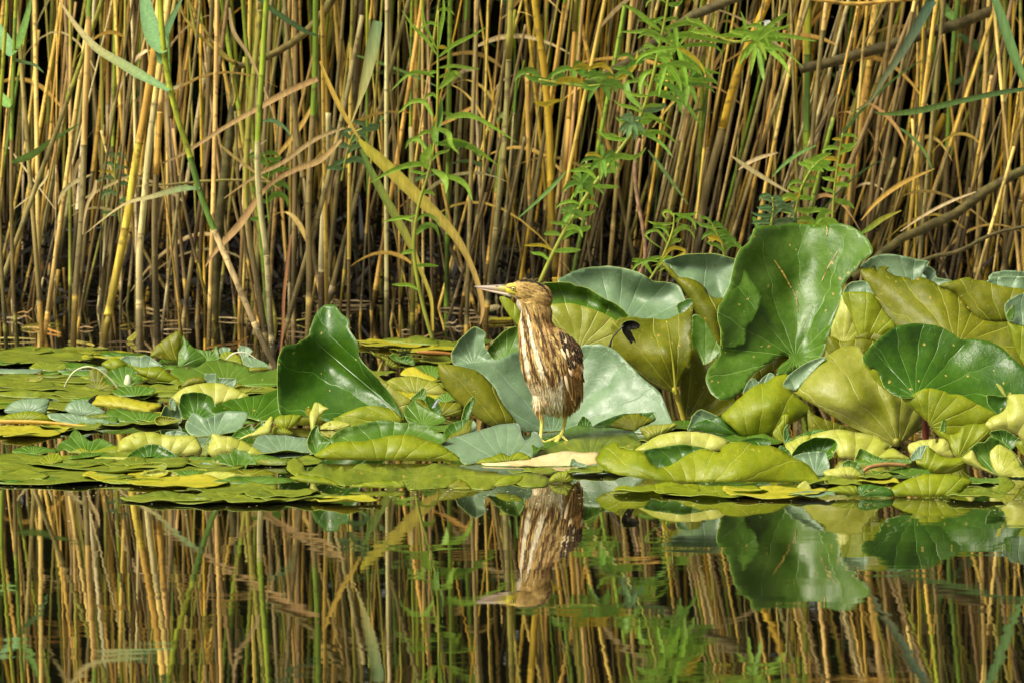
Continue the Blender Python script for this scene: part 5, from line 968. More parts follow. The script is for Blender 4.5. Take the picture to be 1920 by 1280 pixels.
# ---- white stalks, bud, yellow stalk, red brown bits
def stalk(label, pl, row, c, cat='lily stalk', name='lily_stalk', dy=.0):
    Y = WY(row); m_ = MB(); pp = catmull(pl, 6)
    tube(m_, [P(q[0], q[1], Y+dy*i/len(pp)) for i, q in enumerate(pp)], [q[2]*Y/8000 for q in pp], 8, c)
    return tag(m_.build(name, M_STEM, org=P(pl[0][0], row, Y)), label, cat)
stalk('pale white lily stalk arching over the mossy mat on the left', [(120, 728, 1.6), (127, 712, 1.7), (140, 696, 1.8), (158, 688, 1.9), (175, 689, 1.9), (195, 700, 1.8), (212, 716, 1.6), (222, 730, 1.4)], 728, (.62, .62, .35))
stalk('short white lily stalk arching near the tan reed foot', [(424, 674, 1.4), (435, 664, 1.5), (450, 660, 1.5), (465, 663, 1.4), (482, 674, 1.2)], 692, (.65, .66, .45))
stalk('thick orange yellow lily stalk lying on the water at the far left', [(-30, 789, 4), (20, 790, 4), (70, 791, 3.8), (110, 794, 3.2), (150, 798, 2.6), (178, 801, 1.8)], 801, (.62, .38, .06))
stalk('rusty orange stalks floating behind the gap left of the bittern', [(782, 660, 2.2), (800, 660, 3), (825, 661, 3), (846, 663, 2.4)], 668, (.42, .18, .03))
bp_ = W(240, 726, .0); mb = MB()
K_ = 9
for sft in (0,):
    tube(mb, [(bp_[0], bp_[1], z) for z in (0, .006, .012, .018, .024, .028)], [.007, .009, .0085, .007, .005, .001], 12, (.62, .65, .40))
bud = mb.build('flower_bud', M_STEM, org=bp_); tag(bud, 'closed pale yellow water lily bud between green leaves on the left', 'flower bud')
m2 = MB()
for k in range(5):
    a = k*1.26; d = Vector((math.cos(a), math.sin(a), 0)); p = Vector(bp_)+d*.008
    blade(m2, [p, p+d*.006+Vector((0, 0, .006)), p+d*.011+Vector((0, 0, .005))], [.005, .006, .001], d.cross(Vector((0, 0, 1))), .2, (.30, .36, .24))
m2.build('sepal', M_STEM, bud)
wd = W(757, 664, 0); mb = MB(); r = random.Random(2)
for i in range(70):
    a = r.uniform(0, 6.28); l = r.uniform(.012, .024); d = Vector((math.cos(a), math.sin(a)*.6, r.uniform(.2, 1.1))).normalized()
    p = Vector(wd)+Vector((r.uniform(-.006, .006), r.uniform(-.006, .006), 0))
    blade(mb, [p, p+d*l*.5, p+d*l], [.0007, .0006, .0002], d.cross(Vector((0, 1, .2))), .1, (.05, .08, .015))
tag(mb.build('water_weed', M_WLEAF, org=wd), 'spiky dark water weed tuft sticking out beside the yellow pads', 'water weed')
# ---- floating pads
PADS = [  # cx, cy, w, material, label
 (60, 660, 150, 'fl', 'olive green pad at the back left edge'), (150, 657, 110, 'fl', 'green pad at the back left before the reeds'), (190, 664, 90, 'fl', 'small pad right of the back left pads'),
 (70, 673, 210, 'fl', 'wide wavy olive pad second row at far left'), (215, 670, 120, 'yl', 'thin yellowing pad beside the golden stalk foot'), (10, 682, 60, 'md', 'small green pad corner at the left edge'),
 (60, 716, 260, 'fl', 'big mossy green pad at the far left'), (10, 726, 200, 'fl', 'mossy pad cut by the left edge'), (140, 726, 200, 'fl', 'mossy pad under the white arched stalk'),
 (60, 742, 300, 'fl', 'long smooth green pad below the mossy ones'), (200, 738, 200, 'fl', 'green pad beneath the speckled yellow leaf'), (-10, 758, 170, 'fl', 'grey green dim pad at the left edge'), (120, 762, 160, 'fl', 'green pad between the pale ribbed leaves'),
 (60, 806, 150, 'yl', 'yellow green pad under the orange stalk'), (30, 812, 170, 'yl', 'yellow pad with brown marks at the left edge'), (130, 801, 120, 'fl', 'thin green pad right of the orange stalk'),
 (250, 788, 180, 'fl', 'green pad behind the yellow roll'), (300, 783, 150, 'yl', 'dull yellow pad behind the crumpled leaves'), 
 (60, 868, 300, 'fl', 'very wide olive pad at the front left'), (200, 867, 300, 'fl', 'wide olive pad with torn rim under the dark arch'), (330, 871, 280, 'fl', 'wide olive pad right of the dark arch'), (420, 868, 160, 'fl', 'olive pad under the crumpled leaf with a nick'), (-30, 878, 160, 'fl', 'olive pad cut by the left frame edge'),
 (100, 890, 330, 'fl', 'bright olive pad at the very front left'), (-10, 893, 200, 'fl', 'front pad at the left frame edge'), (235, 893, 160, 'yl', 'orange yellow pad in the front left row'), (330, 905, 190, 'yl', 'mottled yellow pad low at the front left'), (420, 917, 190, 'fl', 'olive pad right of the mottled yellow one'),
 (330, 935, 200, 'fl', 'front row thin olive pad far from the bittern'), (430, 937, 220, 'fl', 'front row long olive pad'), (560, 932, 180, 'fl', 'front row olive pad below the scalloped leaf'), (650, 938, 130, 'yl', 'front row yellowing pad below the scalloped leaf'), (530, 925, 140, 'fl', 'thin pad behind the front row'),
 (520, 843, 170, 'fl', 'green pad between the rolled leaves'), (545, 866, 120, 'fl', 'dim pad behind the scalloped leaf'),
 (400, 712, 260, 'fl', 'green pad under the sprawling leaf'), (470, 733, 130, 'fl', 'thin green pad left of the upright leaf'), (420, 758, 160, 'md', 'shaded pad below the yellow dome'), (300, 728, 110, 'fl', 'dim olive pad right of the bud'),
 (740, 646, 130, 'yl', 'yellow pad with brown specks behind the gap'), (690, 641, 60, 'yl', 'small spotted yellow pad beside the upright leaf'), (800, 654, 140, 'yl', 'wide yellow pad behind the gap'), (850, 645, 100, 'fl', 'green pad near the reed feet left of the bill'), (800, 677, 110, 'fl', 'thin pad in the gap'), (700, 700, 90, 'fl', 'dim pad in the gap beside the curl'), (790, 722, 130, 'fl', 'pad under the pale olive roll'), (700, 785, 150, 'fl', 'shaded pad behind the boat shaped leaf'), (800, 800, 150, 'md', 'green pad behind the boat shaped leaf'), (1280, 800, 150, 'md', 'dark green pad at the foot of the yellow petiole'),
 (890, 640, 60, 'md', 'small green pad near the yellow leaf tip'), (935, 600, 60, 'yl', 'orange floating leaf under the bill'),
 (1250, 828, 120, 'fl', 'pad behind the big lime front leaf'), (1400, 826, 140, 'md', 'dark pad below the lime folded leaf'),
 (1690, 887, 110, 'md', 'round green pad lying before the trumpet leaf'), (1640, 893, 70, 'fl', 'small pad with bluish tip before the trumpet leaf'), (1640, 902, 90, 'yl', 'yellow pad scrap near the round green pad'), (1560, 905, 110, 'fl', 'pale pad right of the big lime front leaf'),
 (1230, 919, 160, 'ul', 'yellow green strip pad at the front under the lime leaf'), (1340, 921, 200, 'ul', 'long yellow green front pad below the lime leaf'), (1450, 923, 190, 'yl', 'golden yellow front pad below the lime leaf'), (1520, 927, 90, 'gl', 'pale small pad at the right end of the golden one'), (1830, 928, 110, 'fl', 'green pad at the front right corner'), (1850, 902, 90, 'md', 'dark pad below the twisted leaf'),
 (1120, 884, 110, 'fl', 'dim green pad behind the bittern reflection'), (1000, 884, 90, 'fl', 'thin pad under the withered edge'),
]
for i, (cx, cy, w_, m_, lb_) in enumerate(PADS):
    pad(lb_, cx, cy, w_*1.02, m_, seed=i, curl=.0045 if w_ > 90 else .003, wav=.005, aspect=.6 if cy > 928 else .85 if cy > 850 else 1.0)
# extra irregular upturned pads filling the left mat
FILL = [(20, 700), (90, 694), (150, 700), (320, 742), (60, 850), (170, 862), (300, 858), (250, 875), (370, 862), (470, 862), (360, 893), (250, 905), (480, 905), (110, 878), (30, 858)]
r = random.Random(77)
for i, (x, y) in enumerate(FILL):
    w_ = r.uniform(40, 75); h_ = r.uniform(7, 14); n = 9; pts = []
    for k in range(n):
        a = -2*math.pi*k/n; q = r.uniform(.75, 1.15); pts.append((x+w_*q*math.cos(a), y-h_*.5+h_*.5*q*math.sin(a)*1.1))
    mt = r.choice(['md', 'fl', 'gl', 'ul', 'fl', 'md'])
    lily(f"{ {'md': 'green', 'fl': 'olive green', 'gl': 'bluish green', 'ul': 'lime'}[mt]} {'wide' if w_ > 58 else 'small'} wavy lily leaf {['beside the mossy pad', 'behind the white arched stalk', 'left of the folded back leaves', 'under the yellow dome', 'on the left edge mat', 'behind the dark arch', 'below the long yellow roll', 'in front of the dark arch', 'under the tapering roll', 'left of the bluish sagging leaf', 'by the mottled yellow pad', 'over the orange yellow pad', 'at the right end of the front left pads', 'on the very wide front left pad', 'at the left frame edge over the wide pad'][i]}", y+h_*.8, [(mt, pts, {'bulge': .3, 'wave': 1.2})], lean=3)
r = random.Random(91); WORD = ['lightly creased', 'cupped', 'wavy edged', 'tilted', 'ragged', 'notched', 'shallow', 'low set', 'curled', 'smooth']
near = lambda x, y: ('below the back pads' if y < 715 else 'near the speckled yellow leaf' if y < 775 else 'above the front pads' if y < 850 else 'among the front pads') + (' at the left edge' if x < 120 else ' under the golden stalk' if x < 260 else ' before the kinked reed' if x < 400 else ' near the upright leaf' if x < 540 else ' in the gap')
for i in range(64):
    x = r.uniform(-10, 520); y = r.choice((r.uniform(665, 765), r.uniform(690, 800), r.uniform(850, 915)))
    if 590 < x and y > 800: continue
    w_ = r.uniform(14, 52); h_ = r.uniform(4, 15)*(1 if r.random() < .7 else 1.7); n = r.choice((6, 7, 8)); pts = []; ph = r.uniform(-.4, .4)
    for k in range(n):
        a = -2*math.pi*k/n; q = r.uniform(.6, 1.25); X_ = w_*q*math.cos(a); Y_ = h_*.5*q*math.sin(a)
        pts.append((x+X_, y-h_*.5+Y_+X_*.12*ph))
    mt = r.choice(['md', 'md', 'fl', 'gl', 'ul', 'fl', 'dk', 'uy', 'uo'])
    cn = {'md': 'green', 'dk': 'dark green', 'fl': 'olive green', 'gl': 'bluish green', 'ul': 'lime', 'uy': 'pale yellow', 'uo': 'brownish olive'}[mt]
    lily(f"{WORD[i % 10]} {cn} {'broad' if w_ > 36 else 'little' if w_ < 24 else 'narrow'} leaf {near(x, y)}", y+h_*.3, [(mt, pts, {'bulge': r.uniform(-1, 1), 'wave': 1.5})], lean=r.choice((1, 2, 3, 4)), group='small lily leaves crowding the left mat')
# ---- floating straw among the reeds
r = random.Random(51); SC = [(.27, .19, .08), (.34, .18, .03), (.19, .13, .05), (.12, .08, .03), (.25, .2, .03)]
NM = ['pale straw', 'orange', 'tan', 'brown', 'yellow']
for i in range(64):
    px = r.uniform(0, 1000) if i < 54 else r.uniform(1000, 1900); py = r.uniform(556, 664) if px < 520 else r.uniform(545, 640) if px < 1000 else r.uniform(545, 575)
    a = r.gauss(0, .7); ln = r.uniform(.03, .14); k = r.randrange(5); m_ = MB(); c = W(px, py, .002)
    dx, dy_ = math.cos(a)*ln/2, math.sin(a)*ln
    pts = [(c[0]-dx, c[1]-dy_, .003), (c[0]-dx*.3, c[1]-dy_*.35+r.uniform(-.01, .01), .006), (c[0]+dx*.4, c[1]+dy_*.4, .005), (c[0]+dx, c[1]+dy_, .003+r.choice((0, 0, .012)))]
    pp = catmull(pts, 3); wd_ = r.uniform(.0012, .0038)
    blade(m_, pp, [wd_*(.4+.6*math.sin(math.pi*(j+.5)/len(pp))) for j in range(len(pp))], (0, .6, .8), .3, jit(SC[k], r, .2))
    o = m_.build('straw_fragment', M_DEBRIS, org=c)
    tag(o, f"{'long' if ln > .09 else 'short'} {NM[k]} straw fragment {'deep among' if py < 600 else 'before'} the reed feet {zone(px).replace(' of the pond','').replace('leafy ','').replace('pale glaucous','glaucous').replace(' on the right','')}".replace('straw straw', 'straw'), 'straw', 'straw fragments floating among the reed feet')
# orange dead leaves in the gap under the bill
lily('orange dead leaf pointing up beside the golden stalk foot', 640, [('yl', [(238, 637), (246, 628), (256, 621), (256, 632), (247, 640)])], cat='dead leaf', name='dead_leaf')
lily('orange dead leaf lying under the bill of the bittern', 612, [('st', [(906, 578), (920, 573), (934, 571), (938, 577), (920, 584), (910, 582)])], cat='dead leaf', name='dead_leaf', lean=1)
# duckweed specks
mb = MB(); r = random.Random(9)
for i in range(2200):
    px = r.uniform(0, 1920); py = r.choice((r.uniform(560, 700), r.uniform(640, 760), r.uniform(840, 940), 905+abs(r.gauss(0, 28))))
    c = W(px, py, .0012); s = r.uniform(.0008, .0022); n = 6
    mb.add([(c[0]+s*math.cos(k), c[1]+s*math.sin(k)*1.3, .0012) for k in [j*2*math.pi/n for j in range(n)]], [tuple(range(n))], jit(r.choice([(.25, .3, .05), (.5, .5, .3), (.35, .25, .08)]), r, .2))
tag(mb.build('duckweed', M_DEBRIS), kind='stuff')
# ------------------------------------------------------------------ little bittern
YB = 7.87
def B(px, py, d=0): return Vector(P(px, py, YB+d*.001))     # d: millimetres away from the camera
MMP = YB/8.0                                                # mm per photo pixel
bm_v = []; bm_f = []
def loft(secs, n=28):
    """secs: list of (centre, axis a, axis b) rings"""
    o = len(bm_v)
    for c, a, b_ in secs:
        for j in range(n):
            t = 2*math.pi*j/n; bm_v.append(c+a*math.cos(t)+b_*math.sin(t))
    for i in range(len(secs)-1):
        for j in range(n): bm_f.append((o+i*n+j, o+i*n+(j+1) % n, o+(i+1)*n+(j+1) % n, o+(i+1)*n+j))
    bm_f.append(tuple(o+j for j in range(n))[::-1]); bm_f.append(tuple(o+(len(secs)-1)*n+j for j in range(n)))
def rows(rw, n=32):
    s = []
    for y, xl, xr, hd, dc in rw:
        c = B((xl+xr)/2, y, dc); s.append((c, Vector(((xr-xl)/2*MMP*.001, 0, 0)), Vector((0, hd*.001, 0))))
    loft(s, n)
OUTL = [(566, 967, 1030), (574, 971, 1034), (582, 975, 1036), (592, 974.5, 1036), (602, 972.5, 1036), (612, 971, 1042), (622, 971, 1060), (632, 971, 1073), (645, 971.5, 1084), (658, 972, 1091), (673, 974, 1095), (690, 976, 1096), (706, 981, 1096), (722, 988, 1095.5), (738, 996, 1094), (752, 1000, 1090), (764, 1005, 1083), (771, 1018, 1075), (775, 1032, 1064)]
DEP = {566: 18, 574: 20, 582: 21, 592: 21, 602: 22, 612: 25, 622: 30, 632: 34, 645: 38, 658: 41, 673: 43, 690: 44, 706: 43, 722: 40, 738: 35, 752: 28, 764: 20, 771: 13, 775: 7}
rows([(y, a+1.6, b_-1.6, DEP[y]*.95, 0) for y, a, b_ in OUTL])
def ell(px, py, d, rx, ry, rz, tilt=0):
    c = B(px, py, d); s = []; n = 24; m = 14; ct, st = math.cos(tilt), math.sin(tilt)
    ax = Vector((ct, 0, st)); az = Vector((-st, 0, ct)); ay = Vector((0, 1, 0))
    for i in range(m+1):
        t = -math.pi/2+math.pi*i/m; t = max(-1.5, min(1.5, t))
        s.append((c+ax*rx*.001*math.sin(t), az*rz*.001*math.cos(t), ay*ry*.001*math.cos(t)))
    loft(s, n)
ell(994, 548.5, 0, 39, 16, 21.5, R(-14))
ell(1008, 560, 0, 27, 18, 28, R(-40))
ell(970, 545, 0, 26, 12, 13, R(-14))
ell(989, 566, 0, 19, 14, 21, R(-60))
# thighs
ell(1011, 752, -10, 11, 10, 24); ell(1062, 760, 14, 11, 10, 20)
def leg(pts):
    pp = catmull([tuple(B(*p[:3]))+(p[3],) for p in pts], 5)
    s = []
    for i, q in enumerate(pp):
        a = Vector(pp[max(i-1, 0)][:3]); b_ = Vector(pp[min(i+1, len(pp)-1)][:3]); t = (b_-a).normalized()
        u = t.cross(Vector((0, 1, .1))).normalized(); w = t.cross(u); rr = q[3]*.001
        s.append((Vector(q[:3]), u*rr, w*rr))
    loft(s, 12)
leg([(1011, 756, -12, 6.5), (1012.5, 768, -12, 5), (1014, 778, -12, 4.6), (1016, 786, -12, 4.4), (1016, 795, -13, 3.6), (1015, 808, -16, 3.4), (1014, 818, -20, 3.6), (1013, 825, -24, 3.8)])
leg([(1062, 764, 14, 6), (1060.5, 775, 13, 4.5), (1059.5, 784, 12, 4.2), (1058, 795, 9, 3.6), (1056, 803, 5, 3.4), (1054, 811, 0, 3.7), (1050, 817, -4, 4)])
def toe(pts): leg(pts)
toe([(1050, 816, -4, 3.8), (1040, 822, -10, 3.4), (1030, 826, -16, 3.2), (1020, 830, -20, 2.8), (1012, 832, -24, 2.2)])
toe([(1051, 817, -4, 3.4), (1044, 827, -14, 3.0), (1034, 832, -24, 2.6), (1024, 835, -30, 1.6)])
toe([(1052, 816, -2, 3.2), (1060, 823, -8, 2.6), (1066, 828, -14, 1.8)])
toe([(1013, 824, -22, 3.4), (1003, 829, -30, 2.8), (994, 832, -36, 1.8)])
toe([(1013, 824, -22, 3.4), (1012, 832, -36, 2.8), (1008, 837, -46, 1.8)])
toe([(1013, 824, -22, 3.2), (1022, 829, -26, 2.6), (1030, 832, -30, 1.6)])
me0 = bpy.data.meshes.new('tmp'); me0.from_pydata([tuple(v) for v in bm_v], [], bm_f)
ob0 = bpy.data.objects.new('tmp', me0); C.objects.link(ob0)
rm = ob0.modifiers.new('r', 'REMESH'); rm.mode = 'VOXEL'; rm.voxel_size = .0011
sm_ = ob0.modifiers.new('s', 'SMOOTH'); sm_.iterations = 7; sm_.factor = .5
dg = bpy.context.evaluated_depsgraph_get(); dg.update()
ev = ob0.evaluated_get(dg); me1 = bpy.data.meshes.new_from_object(ev)
bpy.data.objects.remove(ob0); bpy.data.meshes.remove(me0)
nv = len(me1.vertices); co = np.empty(nv*3, np.float32); me1.vertices.foreach_get('co', co); co = co.reshape(-1, 3).astype(float)
no = np.empty(nv*3, np.float32); me1.vertices.foreach_get('normal', no); no = no.reshape(-1, 3).astype(float)
# photo coordinates of each vertex, used as the bird's own side-view coordinates for its plumage pattern
def side_uv(c):
    a = c[:, 0]/c[:, 1]*0+c[:, 0]/YB; zz = (c[:, 2]-CAM_H)/YB
    v = (zz*CP+SP)/(CP-zz*SP)
    return 960+8000*a/(CP-zz*SP), 640-8000*v
PX, PY = side_uv(co)
def fld(x, y, sx, sy, seed): return np.array([mnoise.noise((a*sx, b_*sy, seed)) for a, b_ in zip(x, y)])
def seg_dist(x, y, pl):
    d = np.full(x.shape, 1e9); w = np.zeros(x.shape)
    for a, b_ in zip(pl[:-1], pl[1:]):
        ab = (b_[0]-a[0], b_[1]-a[1]); t = np.clip(((x-a[0])*ab[0]+(y-a[1])*ab[1])/(ab[0]**2+ab[1]**2), 0, 1)
        dd = np.hypot(x-a[0]-t*ab[0], y-a[1]-t*ab[1]); k = dd < d
        d = np.where(k, dd, d); w = np.where(k, a[2]+(b_[2]-a[2])*t, w)
    return d, w
def mixc(c, m, col): return c*(1-m[:, None])+np.array(col)[None, :]*m[:, None]
def sstep(x, a, b_): t = np.clip((x-a)/(b_-a), 0, 1); return t*t*(3-2*t)
FLOW = [((950, 540), (1, .05)), ((975, 540), (1, .15)), ((1000, 540), (1, .35)), ((1022, 550), (.7, 1)), ((1032, 575), (.15, 1)), ((990, 560), (.8, .6)), ((975, 570), (.35, 1)), ((1005, 590), (.3, 1)), ((978, 610), (.1, 1)), ((1010, 630), (.25, 1)), ((1050, 625), (.7, .9)), ((1078, 645), (.5, 1)), ((1090, 690), (.05, 1)), ((975, 660), (.15, 1)), ((1010, 680), (.3, 1)), ((1000, 720), (.35, 1)), ((1050, 700), (.1, 1)), ((1080, 750), (-.1, 1)), ((1040, 760), (0, 1))]
def flow(x, y):
    fx = np.zeros(x.shape); fy = np.zeros(x.shape); ws = np.zeros(x.shape)
    for (a, b_), (u, v) in FLOW:
        l = math.hypot(u, v); w = 1/((x-a)**2+(y-b_)**2+60)**1.3; fx += w*u/l; fy += w*v/l; ws += w
    l = np.hypot(fx, fy); return fx/l, fy/l
def paint(x, y):
    fx, fy = flow(x, y)
    # coordinates across / along the feather lie (approximate, by local frame) for streaky noise
    nx_ = -fy; s = x*.0
    u = np.where(y < 566, y*1.0+ (x-990)*-.25, x-.22*(y-640)); v = np.where(y < 566, x, y)
    n1 = fld(u, v, .30, .035, 1.7); n2 = fld(u, v, .55, .07, 5.1); n3 = fld(u, v, .14, .03, 9.2); n4 = fld(x, y, .25, .25, 3.3)
    c = np.tile(np.array([.54, .35, .105]), (len(x), 1))
    c = mixc(c, sstep(n1, -.02, .2)*.9, (.74, .52, .19))
    c = mixc(c, sstep(-n1, .08, .25)*.9, (.10, .05, .02))
    c = mixc(c, sstep(-n2, .12, .3)*.7, (.10, .05, .02))
    c = mixc(c, sstep(n3, .1, .4)*.35, (.40, .21, .06))
    neck = sstep(y, 570, 590)
    jx = n2*1.6+n3*1.5
    # bold brown streaks of neck and breast
    for pl in ([(985, 572, 1.5), (992, 600, 2.4), (1003, 640, 3.4), (1018, 680, 3.6), (1028, 705, 2.6)], [(1003, 590, 2), (1014, 620, 3.2), (1030, 650, 4), (1043, 690, 4.2)],
               [(1010, 600, 1.6), (1024, 630, 2.4), (1040, 660, 2.6)], [(979, 575, .9), (983.5, 600, 1.5), (989, 640, 2.0), (1000, 690, 2.4), (1006, 712, 2)], [(1020, 590, 2), (1034, 622, 3), (1048, 650, 3)], [(1046, 690, 3), (1050, 716, 3), (1053, 735, 1.6)]):
        d, w = seg_dist(x+jx, y, pl); c = mixc(c, (1-sstep(d, w*.45, w*1.1))*.92, (.07, .034, .015))
    for pl, cl in (([(973, 590, 1.6), (973, 640, 3), (975, 690, 3), (982, 716, 2)], (.46, .22, .06)), ([(996, 604, 1.4), (1008, 650, 2.4), (1026, 690, 2.6)], (.62, .44, .20)), ([(1008, 580, 2.0), (1020, 620, 2.6), (1036, 670, 2.6)], (.56, .37, .14))):
        d, w = seg_dist(x+jx, y, pl); c = mixc(c, (1-sstep(d, w*.4, w*1.2))*.8, cl)
    # cream stripes
    for pl in ([(977, 574, 1.2), (978.5, 596, 2.2), (980.5, 625, 2.9), (984, 655, 4.0), (988.5, 685, 5.4), (992, 702, 3.5)], [(984.5, 576, 1.2), (990, 590, 2.4), (994, 612, 3.2), (998, 635, 3.8), (1005, 660, 5.0), (1013, 684, 6.0), (1016, 700, 4)]):
        d, w = seg_dist(x+jx*.8, y, pl); c = mixc(c, (1-sstep(d, w*.55, w*1.05)), (.86, .75, .52))
    # belly
    m = sstep(y+n1*14+(x-1020)*-.12, 706, 730)
    bc = np.tile(np.array([.82, .66, .37]), (len(x), 1)); bc = mixc(bc, sstep(n1, -.1, .3), (.84, .74, .52)); bc = mixc(bc, sstep(n2, .12, .4)*.8, (.56, .34, .13))
    bc = mixc(bc, sstep(-n2, .22, .42)*.85*sstep(x, 1025, 1040), (.10, .05, .025)); c = c*(1-m[:, None])+bc*m[:, None]
    d, w = seg_dist(x+jx, y, [(1052, 700, 2), (1050, 730, 5), (1048, 760, 6)]); c = mixc(c, (1-sstep(d, w*.5, w))*.75, (.88, .80, .60))
    # wing side base
    m = sstep(x+n4*4, 1052, 1062)*sstep(y, 612, 630)
    wc = np.tile(np.array([.07, .038, .018]), (len(x), 1)); wc = mixc(wc, sstep(n4, .1, .3)*.6, (.50, .32, .12)); wc = mixc(wc, sstep(y, 672, 700)*.6, (.36, .18, .06)); c = c*(1-m[:, None])+wc*m[:, None]
    # nape rufous and head
    m = (1-sstep(np.hypot((x-1030)*.9, (y-585)*.55), 12, 24)); c = mixc(c, m*.45, (.36, .18, .06))
    hd = 1-sstep(y, 572, 590); h = fld(u, v, .75, .10, 8.8)
    hc = np.tile(np.array([.52, .34, .10]), (len(x), 1)); hc = mixc(hc, sstep(n1, 0, .35), (.62, .42, .14)); hc = mixc(hc, sstep(h, .08, .3)*.9, (.10, .05, .02)); hc = mixc(hc, sstep(x, 1008, 1030)*.4, (.34, .17, .06))
    c = c*(1-hd[:, None]*.85)+hc*hd[:, None]*.85
    # chin and throat
    d, w = seg_dist(x, y, [(950, 553, 4), (962, 559, 5), (970, 567, 5.5), (975, 577, 4), (978, 590, 2.5)]); c = mixc(c, (1-sstep(d, w*.6, w*1.25))*.9, (.74, .66, .48))
    # crown
    d, w = seg_dist(x, y, [(940, 532, 1.8), (952, 528, 2.6), (966, 525, 3.6), (985, 524, 4.2), (1002, 527, 3.6), (1014, 534, 2.2), (1026, 546, 1.2), (1034, 562, .8)]); c = mixc(c, (1-sstep(d+n4*1.5, w*.7, w*1.25)), (.028, .020, .014))
    # lores
    d, w = seg_dist(x, y, [(944, 541, 3), (952, 544, 4.5), (962, 548, 4.5), (967, 551, 2)]); c = mixc(c, (1-sstep(d, w*.7, w*1.1)), (.66, .58, .05))
    d, w = seg_dist(x, y, [(944, 534.5, 1.2), (953, 535, 1.7), (966, 534.5, 1.5)]); c = mixc(c, (1-sstep(d, w*.7, w*1.2))*.9, (.68, .52, .05))
    d, w = seg_dist(x, y, [(942, 537, .8), (950, 538, 1.1), (958, 540, 1.5), (961, 541, 2)]); c = mixc(c, (1-sstep(d, w*.6, w*1.2))*.9, (.10, .07, .04))
    d, w = seg_dist(x, y, [(952, 551.5, .8), (960, 550.5, 1), (966, 552, .8)]); c = mixc(c, (1-sstep(d, w*.6, w*1.3))*.85, (.14, .06, .05))
    # legs
    m = sstep(y, 758, 768)*(1-sstep(np.abs(x-1011), 8, 11)); c = mixc(c, m, (.64, .42, .12))
    m = sstep(y, 772, 777)*sstep(x, 1045, 1048); c = mixc(c, m, (.60, .42, .12))
    m = sstep(y+n4*3, 779, 785); lc = np.tile(np.array([.68, .64, .10]), (len(x), 1)); lc = mixc(lc, sstep(n4, 0, .4)*.7, (.70, .66, .26)); lc = mixc(lc, sstep(y, 812, 822)*.6, (.50, .44, .08)); lc = mixc(lc, sstep(fld(x, y, .5, .8, 2.2), .2, .4)*.6, (.25, .2, .06))
    c = c*(1-m[:, None])+lc*m[:, None]
    return c
colB = paint(PX, PY)
# soft relief along the streaks
rel = fld(PX-.22*(PY-640), PY, .5, .07, 4.4)*(PY > 560)*(PY < 765)*(np.hypot(PX-963, PY-541) > 10)
co2 = co+no*(rel*.0011)[:, None]
me1.vertices.foreach_set('co', co2.astype(np.float32).ravel())
M_PLUM = vcol_mat('plumage', .75, .0, (300, 300, 60), .22, .2, .4)
M_BEAK = vcol_mat('beak', .35, .0, (60, 200, 200), .15, .45, .1)
me1.materials.clear(); me1.materials.append(M_PLUM)
a_ = me1.attributes.new('Col', 'FLOAT_COLOR', 'POINT'); cc_ = np.ones((nv, 4), np.float32); cc_[:, :3] = colB; a_.data.foreach_set('color', cc_.ravel())
me1.polygons.foreach_set('use_smooth', [True]*len(me1.polygons)); me1.name = 'body'
org = B(1020, 828, 0); me1.transform(Matrix.Translation(-org))
bird = empty('little_bittern', org); body = bpy.data.objects.new('body', me1); C.objects.link(body); body.parent = bird
tag(bird, 'young brown streaked little bittern standing on a lily leaf, head turned left', 'bittern')
# plumage: thousands of small feathers lying along the flow
r = random.Random(6)
def feathers(name, sel, cnt, L0, W0, lift, parent=bird, colf=None, pattern=None, seed=1, rise=.0004):
    r = random.Random(seed); idx = np.nonzero(sel)[0]
    if len(idx) == 0: return
    pick = [idx[r.randrange(len(idx))] for _ in range(cnt)]
    px = PX[pick]; py = PY[pick]; fx, fy = flow(px, py)
    tipx = px+fx*L0*500; tipy = py+fy*L0*500
    cols = paint(tipx*.5+px*.5, tipy*.5+py*.5) if colf is None else None
    m_ = MB()
    for k, i in enumerate(pick):
        n = Vector(no[i]); p = Vector(co2[i])+n*rise; d = Vector((fx[k], 0, -fy[k])); d = (d-n*d.dot(n))
        if d.length < .15: continue
        d.normalize(); s = d.cross(n).normalized(); d = (d+n*lift*r.uniform(.3, 1.3)+s*r.uniform(-.12, .12)).normalized()
        L_ = L0*r.uniform(.6, 1.2); w = W0*r.uniform(.7, 1.2)
        pts = [p, p+d*L_*.35, p+d*L_*.7-n*L_*.02, p+d*L_-n*L_*.06]; wid = [w*.5, w, w*.75, w*.05]
        if pattern: c0, c1 = pattern(r, px[k], py[k])
        else:
            kk = r.choice((.72, .9, 1, 1, 1.08, 1.18)) if cols[k][0] < .6 else r.uniform(.94, 1.04); c0 = tuple(min(.9, v*kk*r.uniform(.95, 1.05)) for v in cols[k]); c1 = tuple(v*.85 for v in c0)
        Vv = []; cl = []
        for q, ww in zip(pts, wid): Vv += [q-s*ww-n*ww*.3, q, q+s*ww-n*ww*.3]; cl += [c0, c1, c0]
        F_ = []
        for z in range(3): F_ += [(z*3, z*3+1, z*3+4, z*3+3), (z*3+1, z*3+2, z*3+5, z*3+4)]
        m_.add(Vv, F_, cl)
    return m_.build(name, M_PLUM, parent)
face = np.hypot((PX-958)*.8, PY-544) < 14
wingz = (PX > 1054+np.clip((680-PY)*.0, 0, 8)) & (PY > 616) & (no[:, 1] < .3)
feathers('plumage', (PY > 575) & (PY < 762) & ~wingz, 9000, .010, .0008, .16, seed=3)
feathers('head_feathers', (PY <= 580) & ~face & (PX > 962), 2200, .006, .00045, .14, seed=4)
feathers('belly_fringe', (PY > 742) & (PY < 774) & (PX > 1000), 700, .016, .0009, .25, seed=5)
